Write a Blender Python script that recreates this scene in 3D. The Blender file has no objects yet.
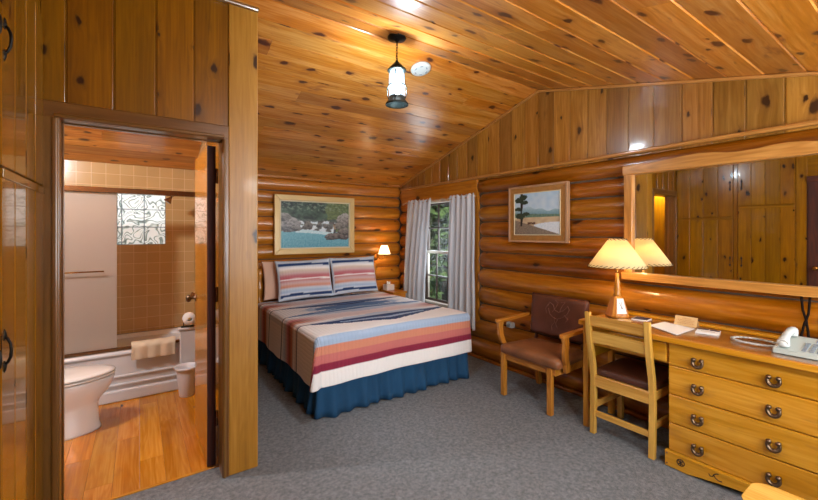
import bpy, bmesh, math, random
from mathutils import Vector, Matrix, noise
random.seed(7)
V = Vector
PI = math.pi
SC = bpy.context.scene
COL = SC.collection

# ---------------------------------------------------------------- colour / material helpers
def lin(h):
    h = h.lstrip('#')
    c = [int(h[i:i+2], 16)/255 for i in (0, 2, 4)]
    return tuple((x/12.92 if x <= .04045 else ((x+.055)/1.055)**2.4) for x in c)
def rgba(h): return (*lin(h), 1)
class N:
    def __init__(s, name):
        s.m = bpy.data.materials.new(name); s.m.use_nodes = True
        s.t = s.m.node_tree; s.b = s.t.nodes['Principled BSDF']; s.out = s.t.nodes['Material Output']
    def n(s, typ, **kw):
        d = s.t.nodes.new(typ)
        for k, v in kw.items():
            if k in d.inputs.keys(): d.inputs[k].default_value = v
            else: setattr(d, k, v)
        return d
    def l(s, a, b): s.t.links.new(a, b)
    def math(s, op, a, b=None, c=None):
        d = s.t.nodes.new('ShaderNodeMath'); d.operation = op
        for i, x in enumerate((a, b, c)):
            if x is None: continue
            if isinstance(x, (int, float)): d.inputs[i].default_value = x
            else: s.l(x, d.inputs[i])
        return d.outputs[0]
    def comb(s, x, y, z=0):
        d = s.t.nodes.new('ShaderNodeCombineXYZ')
        for i, q in enumerate((x, y, z)):
            if isinstance(q, (int, float)): d.inputs[i].default_value = q
            else: s.l(q, d.inputs[i])
        return d.outputs[0]
    def mix(s, fac, a, b, blend='MIX'):
        d = s.t.nodes.new('ShaderNodeMix'); d.data_type = 'RGBA'; d.blend_type = blend
        for i, q in ((0, fac), (6, a), (7, b)):
            if isinstance(q, (int, float)): d.inputs[i].default_value = q
            elif isinstance(q, tuple): d.inputs[i].default_value = q
            else: s.l(q, d.inputs[i])
        return d.outputs[2]
    def ramp(s, fac, stops):
        d = s.t.nodes.new('ShaderNodeValToRGB'); e = d.color_ramp.elements
        while len(e) < len(stops): e.new(.5)
        for i, (p, c) in enumerate(stops):
            e[i].position = p; e[i].color = c if isinstance(c, tuple) else rgba(c)
        s.l(fac, d.inputs[0]); return d.outputs[0]
def plain(name, h, rough=.5, metal=0, bump=0, bscale=200, coat=0, spec=.5, emis=None, es=0, var=0, vscale=6):
    q = N(name); b = q.b
    b.inputs['Base Color'].default_value = rgba(h); b.inputs['Roughness'].default_value = rough
    b.inputs['Metallic'].default_value = metal; b.inputs['Coat Weight'].default_value = coat
    b.inputs['Coat Roughness'].default_value = .08
    b.inputs['Specular IOR Level'].default_value = spec
    tc = q.n('ShaderNodeTexCoord')
    if var:
        nz = q.n('ShaderNodeTexNoise', Scale=vscale, Detail=4.0); q.l(tc.outputs['Object'], nz.inputs['Vector'])
        c = lin(h)
        q.l(q.ramp(nz.outputs[0], [(.3, (*[x*(1-var) for x in c], 1)), (.7, (*[min(1, x*(1+var)) for x in c], 1))]), b.inputs['Base Color'])
    if bump:
        nz = q.n('ShaderNodeTexNoise', Scale=bscale, Detail=3.0); q.l(tc.outputs['Object'], nz.inputs['Vector'])
        bp = q.n('ShaderNodeBump', Strength=bump, Distance=.004); q.l(nz.outputs[0], bp.inputs['Height']); q.l(bp.outputs[0], b.inputs['Normal'])
    if emis:
        b.inputs['Emission Color'].default_value = rgba(emis); b.inputs['Emission Strength'].default_value = es
    return q.m
def wood(name, light, mid, dark, knots=.5, rough=.32, coat=.35, coatr=.1, ks=1.0, tone=.35, grain=60, contour=.5, knotc='2a1206', hue=.503, sat=1.06, streak=.3):
    """Pine / varnished timber: UVMap holds metres (u along the grain), rnd.x one random value per board."""
    q = N(name); b = q.b
    uv = q.n('ShaderNodeUVMap', uv_map='UVMap'); rn = q.n('ShaderNodeUVMap', uv_map='rnd')
    sp = q.n('ShaderNodeSeparateXYZ'); q.l(uv.outputs[0], sp.inputs[0]); u, v = sp.outputs[0], sp.outputs[1]
    sr = q.n('ShaderNodeSeparateXYZ'); q.l(rn.outputs[0], sr.inputs[0]); r = sr.outputs[0]
    off = q.math('MULTIPLY', r, 97.3)
    uo = q.math('ADD', u, off)
    kv = q.comb(q.math('MULTIPLY', uo, 3.6*ks), q.math('ADD', q.math('MULTIPLY', v, 6.5*ks), off))
    # a wobble makes knots irregular
    wb = q.n('ShaderNodeTexNoise', Scale=4.0, Detail=2.0); q.l(kv, wb.inputs['Vector'])
    kvn = q.n('ShaderNodeVectorMath', operation='MULTIPLY_ADD'); q.l(wb.outputs['Color'], kvn.inputs[0]); kvn.inputs[1].default_value = (.22, .22, 0); q.l(kv, kvn.inputs[2])
    vo = q.n('ShaderNodeTexVoronoi', Scale=1.0, Randomness=1.0); vo.voronoi_dimensions = '2D'
    q.l(kvn.outputs[0], vo.inputs['Vector'])
    scl = q.n('ShaderNodeSeparateXYZ'); q.l(vo.outputs['Color'], scl.inputs[0])
    on = q.math('LESS_THAN', scl.outputs[0], knots)
    size = q.math('MULTIPLY_ADD', scl.outputs[1], .13, .05)
    kd = q.math('DIVIDE', vo.outputs['Distance'], size)
    knot = q.math('MULTIPLY', q.math('SUBTRACT', 1.0, q.math('MINIMUM', kd, 1.0)), on)      # 1 at the knot's middle
    halo = q.math('MULTIPLY', q.math('SUBTRACT', 1.0, q.math('MINIMUM', q.math('MULTIPLY', kd, .38), 1.0)), on)
    v2 = q.math('ADD', v, q.math('MULTIPLY', halo, .022))
    lo = q.n('ShaderNodeTexNoise', Scale=1.0, Detail=2.0, Roughness=.5)
    q.l(q.comb(q.math('MULTIPLY', uo, .9), q.math('MULTIPLY', v2, 9.0), off), lo.inputs['Vector'])
    con = q.math('MULTIPLY_ADD', q.math('SINE', q.math('MULTIPLY', lo.outputs[0], 75.0)), .5, .5)
    fi = q.n('ShaderNodeTexNoise', Scale=1.0, Detail=4.0, Roughness=.6)
    q.l(q.comb(q.math('MULTIPLY', uo, 2.2), q.math('MULTIPLY', v2, grain*1.0), off), fi.inputs['Vector'])
    g = q.math('ADD', q.math('MULTIPLY', con, contour*.45), q.math('MULTIPLY', fi.outputs[0], .75))
    g = q.math('ADD', g, q.math('MULTIPLY', q.math('SUBTRACT', lo.outputs[0], .5), .7))
    col = q.ramp(g, [(.18, light), (.5, mid), (.95, dark)])
    bl = q.n('ShaderNodeHueSaturation'); q.l(col, bl.inputs['Color'])
    q.l(q.math('MULTIPLY_ADD', r, tone, 1-tone*.55), bl.inputs['Value'])
    rr = q.math('FRACT', q.math('MULTIPLY', r, 7.13))
    q.l(q.math('MULTIPLY_ADD', rr, .010, hue-.005), bl.inputs['Hue']); bl.inputs['Saturation'].default_value = sat
    col = bl.outputs[0]
    dk = lin(dark)
    sn = q.n('ShaderNodeTexNoise', Scale=1.0, Detail=3.0, Roughness=.6, Distortion=.3); q.l(q.comb(q.math('MULTIPLY', uo, 4.0), q.math('MULTIPLY', v2, 17.0), q.math('ADD', off, 7.0)), sn.inputs['Vector'])
    q_s = q.math('MULTIPLY', q.math('MINIMUM', q.math('MAXIMUM', q.math('MULTIPLY', q.math('SUBTRACT', sn.outputs[0], .6), 7.0), 0.0), 1.0), streak)
    col = q.mix(q_s, col, (*dk, 1))
    col = q.mix(q.math('MULTIPLY', q.math('POWER', halo, 1.8), .75), col, (*dk, 1))
    col = q.mix(q.math('MINIMUM', q.math('MULTIPLY', knot, 2.2), .93), col, rgba(knotc))
    q.l(col, b.inputs['Base Color'])
    b.inputs['Roughness'].default_value = rough; b.inputs['Coat Weight'].default_value = coat; b.inputs['Coat Roughness'].default_value = coatr
    bp = q.n('ShaderNodeBump', Strength=.12, Distance=.003); q.l(fi.outputs[0], bp.inputs['Height']); q.l(bp.outputs[0], b.inputs['Normal'])
    return q.m
def vcol(name, rough=.8, bump=.0, bscale=300, coat=0, quilt=False, sheen=0):
    q = N(name); b = q.b
    a = q.n('ShaderNodeVertexColor', layer_name='Col'); q.l(a.outputs[0], b.inputs['Base Color'])
    b.inputs['Roughness'].default_value = rough; b.inputs['Coat Weight'].default_value = coat
    if quilt:
        uv = q.n('ShaderNodeUVMap', uv_map='UVMap'); sp = q.n('ShaderNodeSeparateXYZ'); q.l(uv.outputs[0], sp.inputs[0])
        f = []
        nz = q.n('ShaderNodeTexNoise', Scale=9.0, Detail=2.0); q.l(uv.outputs[0], nz.inputs['Vector'])
        w = q.math('MULTIPLY', nz.outputs[0], 2.0)
        s1 = q.math('ABSOLUTE', q.math('SINE', q.math('ADD', q.math('MULTIPLY', sp.outputs[0], 95.0), w)))
        s2 = q.math('ABSOLUTE', q.math('SINE', q.math('ADD', q.math('MULTIPLY', sp.outputs[1], 60.0), w)))
        h = q.math('POWER', q.math('MULTIPLY', s1, q.math('MULTIPLY_ADD', s2, .5, .5)), .5)
        bp = q.n('ShaderNodeBump', Strength=.55, Distance=.006); q.l(h, bp.inputs['Height']); q.l(bp.outputs[0], b.inputs['Normal'])
    elif bump:
        tc = q.n('ShaderNodeTexCoord'); nz = q.n('ShaderNodeTexNoise', Scale=bscale, Detail=3.0); q.l(tc.outputs['Object'], nz.inputs['Vector'])
        bp = q.n('ShaderNodeBump', Strength=bump, Distance=.004); q.l(nz.outputs[0], bp.inputs['Height']); q.l(bp.outputs[0], b.inputs['Normal'])
    return q.m

M = {}
M['ceil'] = wood('ceiling pine', 'd49a5e', 'bb763c', '8a4a22', knots=.8, rough=.34, coat=.45, coatr=.22, ks=.78, tone=.45, contour=.2, knotc='43190a', streak=1.0, sat=1.08, hue=.501)
M['panel'] = wood('panelling pine', '94652f', '7a4f20', '502f10', knots=.6, rough=.3, coat=.4, coatr=.12, tone=.25, contour=.16, grain=80, hue=.499, sat=1.2, streak=.4)  # pine darkened; the unlit wall's shade is put into the colour
M['gable'] = wood('gable pine', 'b58148', '976430', '69401b', knots=.3, rough=.3, coat=.5, coatr=.1, tone=.6, contour=.2, hue=.503, streak=.5)
M['closet'] = wood('closet pine', '9c6a28', '82531b', '58340e', knots=.5, rough=.25, coat=.6, coatr=.05, tone=.22, contour=.15, hue=.503, sat=1.12)
M['casing'] = wood('door casing wood', '80572f', '694422', '462a13', knots=.03, rough=.3, coat=.4, coatr=.12, tone=.2, contour=.1)
M['post'] = wood('post pine', 'b5854a', 'a07038', '784e26', knots=.38, rough=.4, coat=.05, tone=.1, contour=.18, ks=.8, hue=.499, sat=1.1)
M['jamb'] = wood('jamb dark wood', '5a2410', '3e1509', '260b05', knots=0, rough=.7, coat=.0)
M['doorw'] = wood('varnished bathroom door', 'cf8f45', 'b0702f', '7d4a1c', knots=.05, rough=.25, coat=.45, coatr=.03, tone=.15, contour=.15)
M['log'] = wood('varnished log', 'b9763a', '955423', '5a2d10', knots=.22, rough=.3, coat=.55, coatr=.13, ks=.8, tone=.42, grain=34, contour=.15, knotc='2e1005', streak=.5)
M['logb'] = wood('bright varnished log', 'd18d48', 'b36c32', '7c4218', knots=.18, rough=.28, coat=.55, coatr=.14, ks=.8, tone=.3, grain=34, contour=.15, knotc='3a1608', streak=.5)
M['frameo'] = wood('oak mirror frame', 'cf995c', 'b98048', '925f30', knots=.03, rough=.3, coat=.4, coatr=.12, tone=.12, sat=1.05, hue=.504)
M['desk'] = wood('honey pine furniture', 'd6a25a', 'c58c48', '99652e', knots=.04, rough=.3, coat=.4, coatr=.12, tone=.16, contour=.3, grain=45, streak=.5, sat=1.12, hue=.502)
M['desktop'] = wood('desk top wood', 'c98f50', 'b57a40', '8a5426', knots=.03, rough=.3, coat=.3, coatr=.04, tone=.12, contour=.25)
M['chairw'] = wood('golden chair wood', 'dfae5a', 'c79141', '93601f', knots=.0, rough=.25, coat=.5, coatr=.1, tone=.12, contour=.2, hue=.500, sat=1.02)
M['armw'] = wood('oak armchair wood', 'cf9152', 'b47438', '80491c', knots=.0, rough=.28, coat=.4, tone=.12)
M['bfloor'] = wood('laminate floor planks', 'd99a4c', 'bf7a30', '8c501b', knots=.1, rough=.25, coat=.35, coatr=.12, tone=.4, contour=.25)
M['night'] = wood('nightstand pine', 'e0994a', 'c87c34', '94521c', knots=.08, rough=.3, coat=.4)
M['chink'] = plain('grey chinking', '574a3c', .9, bump=.5, bscale=60, var=.35, vscale=12)
M['gap'] = plain('dark gap', '1e120a', .9)
M['iron'] = plain('black wrought iron', '15130f', .45, metal=.6)
M['irong'] = plain('dark pewter iron', '27302f', .4, metal=.7)
M['bronze'] = plain('aged bronze', '75604c', .32, metal=.9, bump=.3, bscale=90)
M['brass'] = plain('brass', 'b98a44', .25, metal=1)
M['brown_metal'] = plain('brown anodised metal', '8a6544', .25, metal=.9)
M['porcelain'] = plain('white porcelain', 'dfe0e0', .1, coat=.6)
M['tub'] = plain('white enamel', 'cfd0d1', .18, coat=.5)
M['seatw'] = plain('white toilet seat', 'dcdbd6', .2, coat=.4)
M['towel'] = plain('cream terry', 'd8c9ae', .95, bump=.9, bscale=350)
M['plastic'] = plain('ivory phone plastic', 'aeb6ae', .45)
M['plastic_g'] = plain('grey phone keys', '7d868c', .45)
M['plastic_w'] = plain('white plastic', 'bfc3bf', .45)
M['lcd'] = plain('phone display', '8f98ad', .25)
M['paper'] = plain('white paper', 'e6e4e0', .7)
M['papert'] = plain('tan card', 'c9a672', .6, var=.08, vscale=40)
M['ink'] = plain('dark ink', '2b2730', .6)
M['navyink'] = plain('navy print', '2b3148', .5)
M['burn'] = plain('burnt brand', '2a1407', .6)
M['leather'] = plain('brown leather', '80502f', .42, bump=.35, bscale=160, coat=.12, var=.3, vscale=7)
M['leatherb'] = plain('dark brown leather', '5a3222', .4, bump=.35, bscale=160, coat=.12, var=.22, vscale=6)
M['tool'] = plain('worn tooled leather', '765040', .5)
M['leatherd'] = plain('deep brown vinyl seat', '4a2517', .4, coat=.15)
M['skirt'] = plain('navy teal fabric', '0f4468', .85, bump=.35, bscale=500, var=.15, vscale=5)
M['mattress'] = plain('white mattress ticking', 'd8d4cc', .85)
M['peach'] = plain('peach pillowcase', 'e3b79c', .85, bump=.15, bscale=60)
M['piping'] = plain('pale piping', 'd9d3d3', .85)
M['window_white'] = plain('weathered white paint', 'c9bfb0', .5)
M['sash'] = plain('dark brown sash paint', '3b2418', .4, coat=.3)
M['tissue_box'] = plain('white tissue box', 'e8dcd4', .6)
M['basket'] = plain('white waste basket plastic', 'd9dbe0', .35)
M['bark'] = plain('grey bark', '4d4237', .9, bump=.8, bscale=30)
M['grass'] = plain('wild grass', '4d6a2a', .95, var=.5, vscale=3)
M['rod'] = plain('whitened wood rod', 'c9a178', .5)
M['wire'] = plain('dark brown cable', '1a100b', .9, spec=.1)
M['shadow_box'] = plain('dark print', '30343c', .5)

def foliage(name, a, b):
    q = N(name); tc = q.n('ShaderNodeTexCoord'); nz = q.n('ShaderNodeTexNoise', Scale=7.0, Detail=6.0, Roughness=.7); q.l(tc.outputs['Object'], nz.inputs['Vector'])
    q.l(q.ramp(nz.outputs[0], [(.35, a), (.65, b)]), q.b.inputs['Base Color']); q.b.inputs['Roughness'].default_value = .8
    bp = q.n('ShaderNodeBump', Strength=1.0, Distance=.1); q.l(nz.outputs[0], bp.inputs['Height']); q.l(bp.outputs[0], q.b.inputs['Normal'])
    return q.m
M['leaf'] = foliage('spruce needles', '31541c', '86a858')
M['leaf2'] = foliage('light leaves', '3b5a1e', '9cb85c')

def carpet():
    q = N('grey carpet'); tc = q.n('ShaderNodeTexCoord')
    a = q.n('ShaderNodeTexNoise', Scale=260.0, Detail=3.0, Roughness=.8); q.l(tc.outputs['Object'], a.inputs['Vector'])
    c = q.n('ShaderNodeTexNoise', Scale=45.0, Detail=4.0, Roughness=.7); q.l(tc.outputs['Object'], c.inputs['Vector'])
    f = q.math('ADD', q.math('MULTIPLY', a.outputs[0], .6), q.math('MULTIPLY', c.outputs[0], .4))
    q.l(q.ramp(f, [(.36, '4f5152'), (.5, '747677'), (.64, '96989a')]), q.b.inputs['Base Color'])
    q.b.inputs['Roughness'].default_value = .95; q.b.inputs['Specular IOR Level'].default_value = .1
    bp = q.n('ShaderNodeBump', Strength=.8, Distance=.006); q.l(f, bp.inputs['Height']); q.l(bp.outputs[0], q.b.inputs['Normal'])
    return q.m
M['carpet'] = carpet()
def tile():
    q = N('tan wall tile'); uv = q.n('ShaderNodeUVMap', uv_map='UVMap')
    br = q.n('ShaderNodeTexBrick', Scale=1.0); br.offset = 0; br.squash = 1
    br.inputs['Brick Width'].default_value = .111; br.inputs['Row Height'].default_value = .111
    br.inputs['Mortar Size'].default_value = .0022; br.inputs['Mortar Smooth'].default_value = .3
    br.inputs['Color1'].default_value = rgba('b8935f'); br.inputs['Color2'].default_value = rgba('bf9a66'); br.inputs['Mortar'].default_value = rgba('d9b78c')
    q.l(uv.outputs[0], br.inputs['Vector']); q.l(br.outputs[0], q.b.inputs['Base Color'])
    q.b.inputs['Roughness'].default_value = .2; q.b.inputs['Coat Weight'].default_value = .3
    bp = q.n('ShaderNodeBump', Strength=.4, Distance=.002); bp.invert = True; q.l(br.outputs['Fac'], bp.inputs['Height']); q.l(bp.outputs[0], q.b.inputs['Normal'])
    return q.m
M['tile'] = tile()
def glass_block():
    q = N('patterned glass block'); tc = q.n('ShaderNodeTexCoord')
    nz = q.n('ShaderNodeTexNoise', Scale=9.0, Detail=0.0, Distortion=.8); q.l(tc.outputs['Object'], nz.inputs['Vector'])
    w = q.math('ABSOLUTE', q.math('SINE', q.math('MULTIPLY', nz.outputs[0], 20.0)))
    c = q.ramp(w, [(.0, '5f6d69'), (.3, '9fb0ad'), (.75, 'dfe8e8')])
    q.l(c, q.b.inputs['Base Color']); q.l(c, q.b.inputs['Emission Color']); q.b.inputs['Emission Strength'].default_value = .33  # refraction pattern in the colour; glow stands in for daylight outside
    q.b.inputs['Roughness'].default_value = .08
    bp = q.n('ShaderNodeBump', Strength=.6, Distance=.006); q.l(w, bp.inputs['Height']); q.l(bp.outputs[0], q.b.inputs['Normal'])
    return q.m
M['block'] = glass_block()
def frosted():
    q = N('frosted shower glass'); b = q.b
    tr = q.n('ShaderNodeBsdfTranslucent'); tr.inputs[0].default_value = rgba('e6e2dc')
    df = q.n('ShaderNodeBsdfDiffuse'); df.inputs[0].default_value = rgba('e6dfd6')
    gl = q.n('ShaderNodeBsdfGlossy', Roughness=.25); gl.inputs[0].default_value = (.8, .8, .8, 1)
    rf = q.n('ShaderNodeBsdfRefraction', Roughness=.35, IOR=1.02); rf.inputs[0].default_value = rgba('f0ece6')
    a = q.n('ShaderNodeMixShader'); a.inputs[0].default_value = .4; q.l(tr.outputs[0], a.inputs[1]); q.l(df.outputs[0], a.inputs[2])
    c = q.n('ShaderNodeMixShader'); c.inputs[0].default_value = .45; q.l(a.outputs[0], c.inputs[1]); q.l(rf.outputs[0], c.inputs[2])
    d = q.n('ShaderNodeMixShader'); d.inputs[0].default_value = .07; q.l(c.outputs[0], d.inputs[1]); q.l(gl.outputs[0], d.inputs[2])
    q.l(d.outputs[0], q.out.inputs[0]); return q.m
M['frost'] = frosted()
def clear(name, refl=.06, tint='ffffff'):
    q = N(name); tr = q.n('ShaderNodeBsdfTransparent'); tr.inputs[0].default_value = rgba(tint)
    gl = q.n('ShaderNodeBsdfGlossy', Roughness=.02); fr = q.n('ShaderNodeLayerWeight', Blend=.5)
    m = q.n('ShaderNodeMixShader'); q.l(q.math('MULTIPLY_ADD', q.math('POWER', fr.outputs['Facing'], 4.0), .8, .035), m.inputs[0]); q.l(tr.outputs[0], m.inputs[1]); q.l(gl.outputs[0], m.inputs[2])
    q.l(m.outputs[0], q.out.inputs[0]); return q.m
M['pane'] = clear('window glass')
M['glasstop'] = clear('glass desk top', .06)
M['lampglass'] = None
def mirror():
    q = N('mirror glass'); b = q.b; b.inputs['Base Color'].default_value = (.86, .86, .84, 1); b.inputs['Metallic'].default_value = 1; b.inputs['Roughness'].default_value = .015; return q.m
M['mirror'] = mirror()
def shade(name, c, tc_, es, ec):
    q = N(name); tr = q.n('ShaderNodeBsdfTranslucent'); tr.inputs[0].default_value = rgba(c)
    df = q.n('ShaderNodeBsdfDiffuse'); df.inputs[0].default_value = rgba(tc_)
    a = q.n('ShaderNodeMixShader'); a.inputs[0].default_value = .45; q.l(tr.outputs[0], a.inputs[1]); q.l(df.outputs[0], a.inputs[2])
    em = q.n('ShaderNodeEmission', Strength=es); em.inputs[0].default_value = rgba(ec)
    s = q.n('ShaderNodeAddShader'); q.l(a.outputs[0], s.inputs[0]); q.l(em.outputs[0], s.inputs[1])
    q.l(s.outputs[0], q.out.inputs[0]); return q.m
M['shade'] = shade('parchment shade', 'f0dcb0', 'ecd9ae', .12, 'f5d898')
def glow():
    q = N('glowing seeded lantern glass'); tr = q.n('ShaderNodeBsdfTransparent'); em = q.n('ShaderNodeEmission', Strength=1.5); em.inputs[0].default_value = rgba('c4e4ff')
    m = q.n('ShaderNodeMixShader'); m.inputs[0].default_value = .35; q.l(tr.outputs[0], m.inputs[1]); q.l(em.outputs[0], m.inputs[2]); q.l(m.outputs[0], q.out.inputs[0]); return q.m
M['lampglass'] = glow()
M['shade2'] = shade('sconce fabric shade', 'ffe9cc', 'f5e0c0', .9, 'ffe6c0')
def curtain():
    q = N('striped curtain fabric'); uv = q.n('ShaderNodeUVMap', uv_map='UVMap'); sp = q.n('ShaderNodeSeparateXYZ'); q.l(uv.outputs[0], sp.inputs[0])
    s = q.math('MULTIPLY_ADD', q.math('SINE', q.math('MULTIPLY', sp.outputs[0], 130.0)), .5, .5)
    c = q.ramp(s, [(.3, 'e6e6e8'), (.75, 'dcdfe3')])
    df = q.n('ShaderNodeBsdfDiffuse'); tr = q.n('ShaderNodeBsdfTranslucent'); q.l(c, df.inputs[0]); q.l(c, tr.inputs[0])
    m = q.n('ShaderNodeMixShader'); m.inputs[0].default_value = .25; q.l(df.outputs[0], m.inputs[1]); q.l(tr.outputs[0], m.inputs[2])
    q.l(m.outputs[0], q.out.inputs[0]); return q.m
M['curtain'] = curtain()
M['quilt'] = vcol('quilted serape cotton', .85, quilt=True)
M['sham'] = vcol('striped serape sham', .85, quilt=True)
M['paint'] = vcol('painted canvas', .45, bump=.2, bscale=120)
def emit(name, h, s):
    q = N(name); q.b.inputs['Base Color'].default_value = rgba(h); q.b.inputs['Emission Color'].default_value = rgba(h); q.b.inputs['Emission Strength'].default_value = s; return q.m
M['bulb_w'] = emit('warm bulb', 'ffd9a0', 14)
M['bulb_c'] = emit('cool bulb', 'dff2ff', 40)
M['bulb_b'] = emit('bathroom globe', 'ffe0b8', 14)
M['matt'] = plain('gold picture frame', 'd6b476', .4, metal=.15, coat=.2)
M['liner'] = plain('cream picture liner', 'd9cba6', .6)
M['framer'] = wood('pale picture frame edge', 'c9a183', 'b58c6c', '8a6244', knots=0)
M['matr'] = plain('ochre wood mat', 'a8753a', .45, var=.12, vscale=30)

# ---------------------------------------------------------------- geometry helpers
class G:
    """bmesh with a metre UV (u along the grain) and one random value per piece."""
    def __init__(s):
        s.bm = bmesh.new(); s.uv = s.bm.loops.layers.uv.new('UVMap'); s.rn = s.bm.loops.layers.uv.new('rnd')
    def _uv(s, faces, axis, r=None, tr=None):
        r = random.random() if r is None else r
        ax = {'x': V((1, 0, 0)), 'y': V((0, 1, 0)), 'z': V((0, 0, 1))}[axis] if isinstance(axis, str) else V(axis).normalized()
        for f in faces:
            f.normal_update(); n = f.normal
            if abs(n.dot(ax)) > .8:
                a = ax.orthogonal(); b = ax.cross(a)
                for lp in f.loops:
                    lp[s.uv].uv = (lp.vert.co.dot(a)*.2, lp.vert.co.dot(b)); lp[s.rn].uv = (r, 0)
            else:
                side = n.cross(ax).normalized()
                # keep the sign stable
                if side[max(range(3), key=lambda i: abs(side[i]))] < 0: side = -side
                for lp in f.loops:
                    lp[s.uv].uv = (lp.vert.co.dot(ax), lp.vert.co.dot(side)); lp[s.rn].uv = (r, 0)
    def box(s, lo, hi, bev=0, axis=None, r=None, seg=2, mat=None, mi=0):
        lo = V(lo); hi = V(hi); d = hi-lo
        if axis is None: axis = 'xyz'[max(range(3), key=lambda i: d[i])]
        vs = [s.bm.verts.new((x, y, z)) for x in (lo.x, hi.x) for y in (lo.y, hi.y) for z in (lo.z, hi.z)]
        fs = [s.bm.faces.new([vs[i] for i in q]) for q in ((0, 1, 3, 2), (4, 6, 7, 5), (0, 4, 5, 1), (2, 3, 7, 6), (0, 2, 6, 4), (1, 5, 7, 3))]
        if bev:
            es = list({e for f in fs for e in f.edges})
            res = bmesh.ops.bevel(s.bm, geom=es, offset=bev, segments=seg, affect='EDGES', profile=.5)
            fs = list({f for v in res['verts'] for f in v.link_faces})
        if mat is not None:
            bmesh.ops.transform(s.bm, matrix=mat, verts=list({v for f in fs for v in f.verts}))
            axis = mat.to_3x3() @ {'x': V((1, 0, 0)), 'y': V((0, 1, 0)), 'z': V((0, 0, 1))}[axis] if isinstance(axis, str) else axis
        for f in fs: f.material_index = mi
        s._uv(fs, axis, r); return s
    def beam(s, p0, p1, w, h, bev=.004, up=(0, 0, 1), r=None):
        """rectangular bar from p0 to p1, w across, h along up"""
        p0 = V(p0); p1 = V(p1); d = (p1-p0); L = d.length; z = d.normalized(); x = V(up).cross(z)
        x = x.normalized(); y = z.cross(x)
        m = Matrix((x, y, z)).transposed().to_4x4(); m.translation = p0
        return s.box((-w/2, -h/2, 0), (w/2, h/2, L), bev, 'z', r, mat=m)
    def loft(s, rings, closed=True, cap=True, axis='z', r=None, smooth=True, mi=0):
        vs = [[s.bm.verts.new(p) for p in rg] for rg in rings]; fs = []; n = len(rings[0])
        for a, b in zip(vs, vs[1:]):
            for i in range(n if closed else n-1):
                j = (i+1) % n
                try: fs.append(s.bm.faces.new((a[i], a[j], b[j], b[i])))
                except ValueError: pass
        for f in fs: f.smooth = smooth
        if cap and closed:
            for rg in (vs[0][::-1], vs[-1]):
                try: fs.append(s.bm.faces.new(rg))
                except ValueError: pass
        for f in fs: f.material_index = mi
        s._uv(fs, axis, r); return s
    def tube(s, pts, rad, seg=8, r=None, closed=False, cap=True, flat=1.0, mi=0):
        pts = [V(p) for p in pts]; n = len(pts); rings = []; prev = None
        L = 0; lens = [0]
        for a, b in zip(pts, pts[1:]): L += (b-a).length; lens.append(L)
        for i, p in enumerate(pts):
            if closed: t = (pts[(i+1) % n]-pts[i-1])
            else: t = (pts[min(i+1, n-1)]-pts[max(i-1, 0)])
            t.normalize()
            if prev is None: x = t.orthogonal().normalized()
            else: x = (prev - t*prev.dot(t)).normalized()
            prev = x; y = t.cross(x); q = rad[i] if isinstance(rad, (list, tuple)) else rad
            rings.append([p + x*q*math.cos(2*PI*k/seg) + y*q*flat*math.sin(2*PI*k/seg) for k in range(seg)])
        vs = [[s.bm.verts.new(p) for p in rg] for rg in rings]; fs = []
        rr = random.random() if r is None else r
        pairs = list(zip(range(n), list(range(1, n)) + ([0] if closed else [])))
        for a, b in pairs[:n if closed else n-1]:
            for i in range(seg):
                j = (i+1) % seg
                f = s.bm.faces.new((vs[a][i], vs[a][j], vs[b][j], vs[b][i])); f.smooth = True; f.material_index = mi
                q = rad[a] if isinstance(rad, (list, tuple)) else rad
                la, lb = lens[a], (lens[b] if b > a else lens[a]+.01)
                for lp, (uu, vv) in zip(f.loops, ((la, i), (la, i+1), (lb, i+1), (lb, i))):
                    lp[s.uv].uv = (uu, vv/seg*2*PI*max(q, .004)); lp[s.rn].uv = (rr, 0)
        if cap and not closed:
            for rg in (vs[0][::-1], vs[-1]):
                f = s.bm.faces.new(rg); f.material_index = mi
                for lp in f.loops: lp[s.uv].uv = (lp.vert.co.x*.3+lp.vert.co.y*.3, lp.vert.co.z); lp[s.rn].uv = (rr, 0)
        return s
    def lathe(s, prof, c=(0, 0, 0), seg=24, axis='z', r=None, mi=0, cap=True, smooth=True, squash=1.0):
        c = V(c); rings = []
        for rad, h in prof:
            rg = []
            for k in range(seg):
                a = 2*PI*k/seg; x, y = rad*math.cos(a), rad*math.sin(a)*squash
                p = {'z': V((x, y, h)), 'y': V((x, h, y)), 'x': V((h, x, y))}[axis]
                rg.append(c+p)
            rings.append(rg)
        return s.loft(rings, True, cap, axis, r, smooth, mi)
    def prism(s, poly, h0, h1, plane='xy', axis='x', bev=0, r=None, mi=0, fn=None, seg=2):
        def P(a, b, h): return {'xy': (a, b, h), 'xz': (a, h, b), 'yz': (h, a, b)}[plane]
        f_ = fn or P
        A = [s.bm.verts.new(f_(a, b, h0)) for a, b in poly]; B = [s.bm.verts.new(f_(a, b, h1)) for a, b in poly]
        n = len(poly); fs = [s.bm.faces.new(A[::-1]), s.bm.faces.new(B)]
        for i in range(n): fs.append(s.bm.faces.new((A[i], A[(i+1) % n], B[(i+1) % n], B[i])))
        if bev:
            es = list({e for f in fs[:2] for e in f.edges})
            res = bmesh.ops.bevel(s.bm, geom=es, offset=bev, segments=seg, affect='EDGES', profile=.5)
            fs = list({f for v in res['verts'] for f in v.link_faces})
        for f in fs: f.material_index = mi
        s._uv(fs, axis, r); return s
    def quad(s, pts, axis='x', r=None, mi=0):
        f = s.bm.faces.new([s.bm.verts.new(p) for p in pts]); f.material_index = mi; s._uv([f], axis, r); return s
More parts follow.
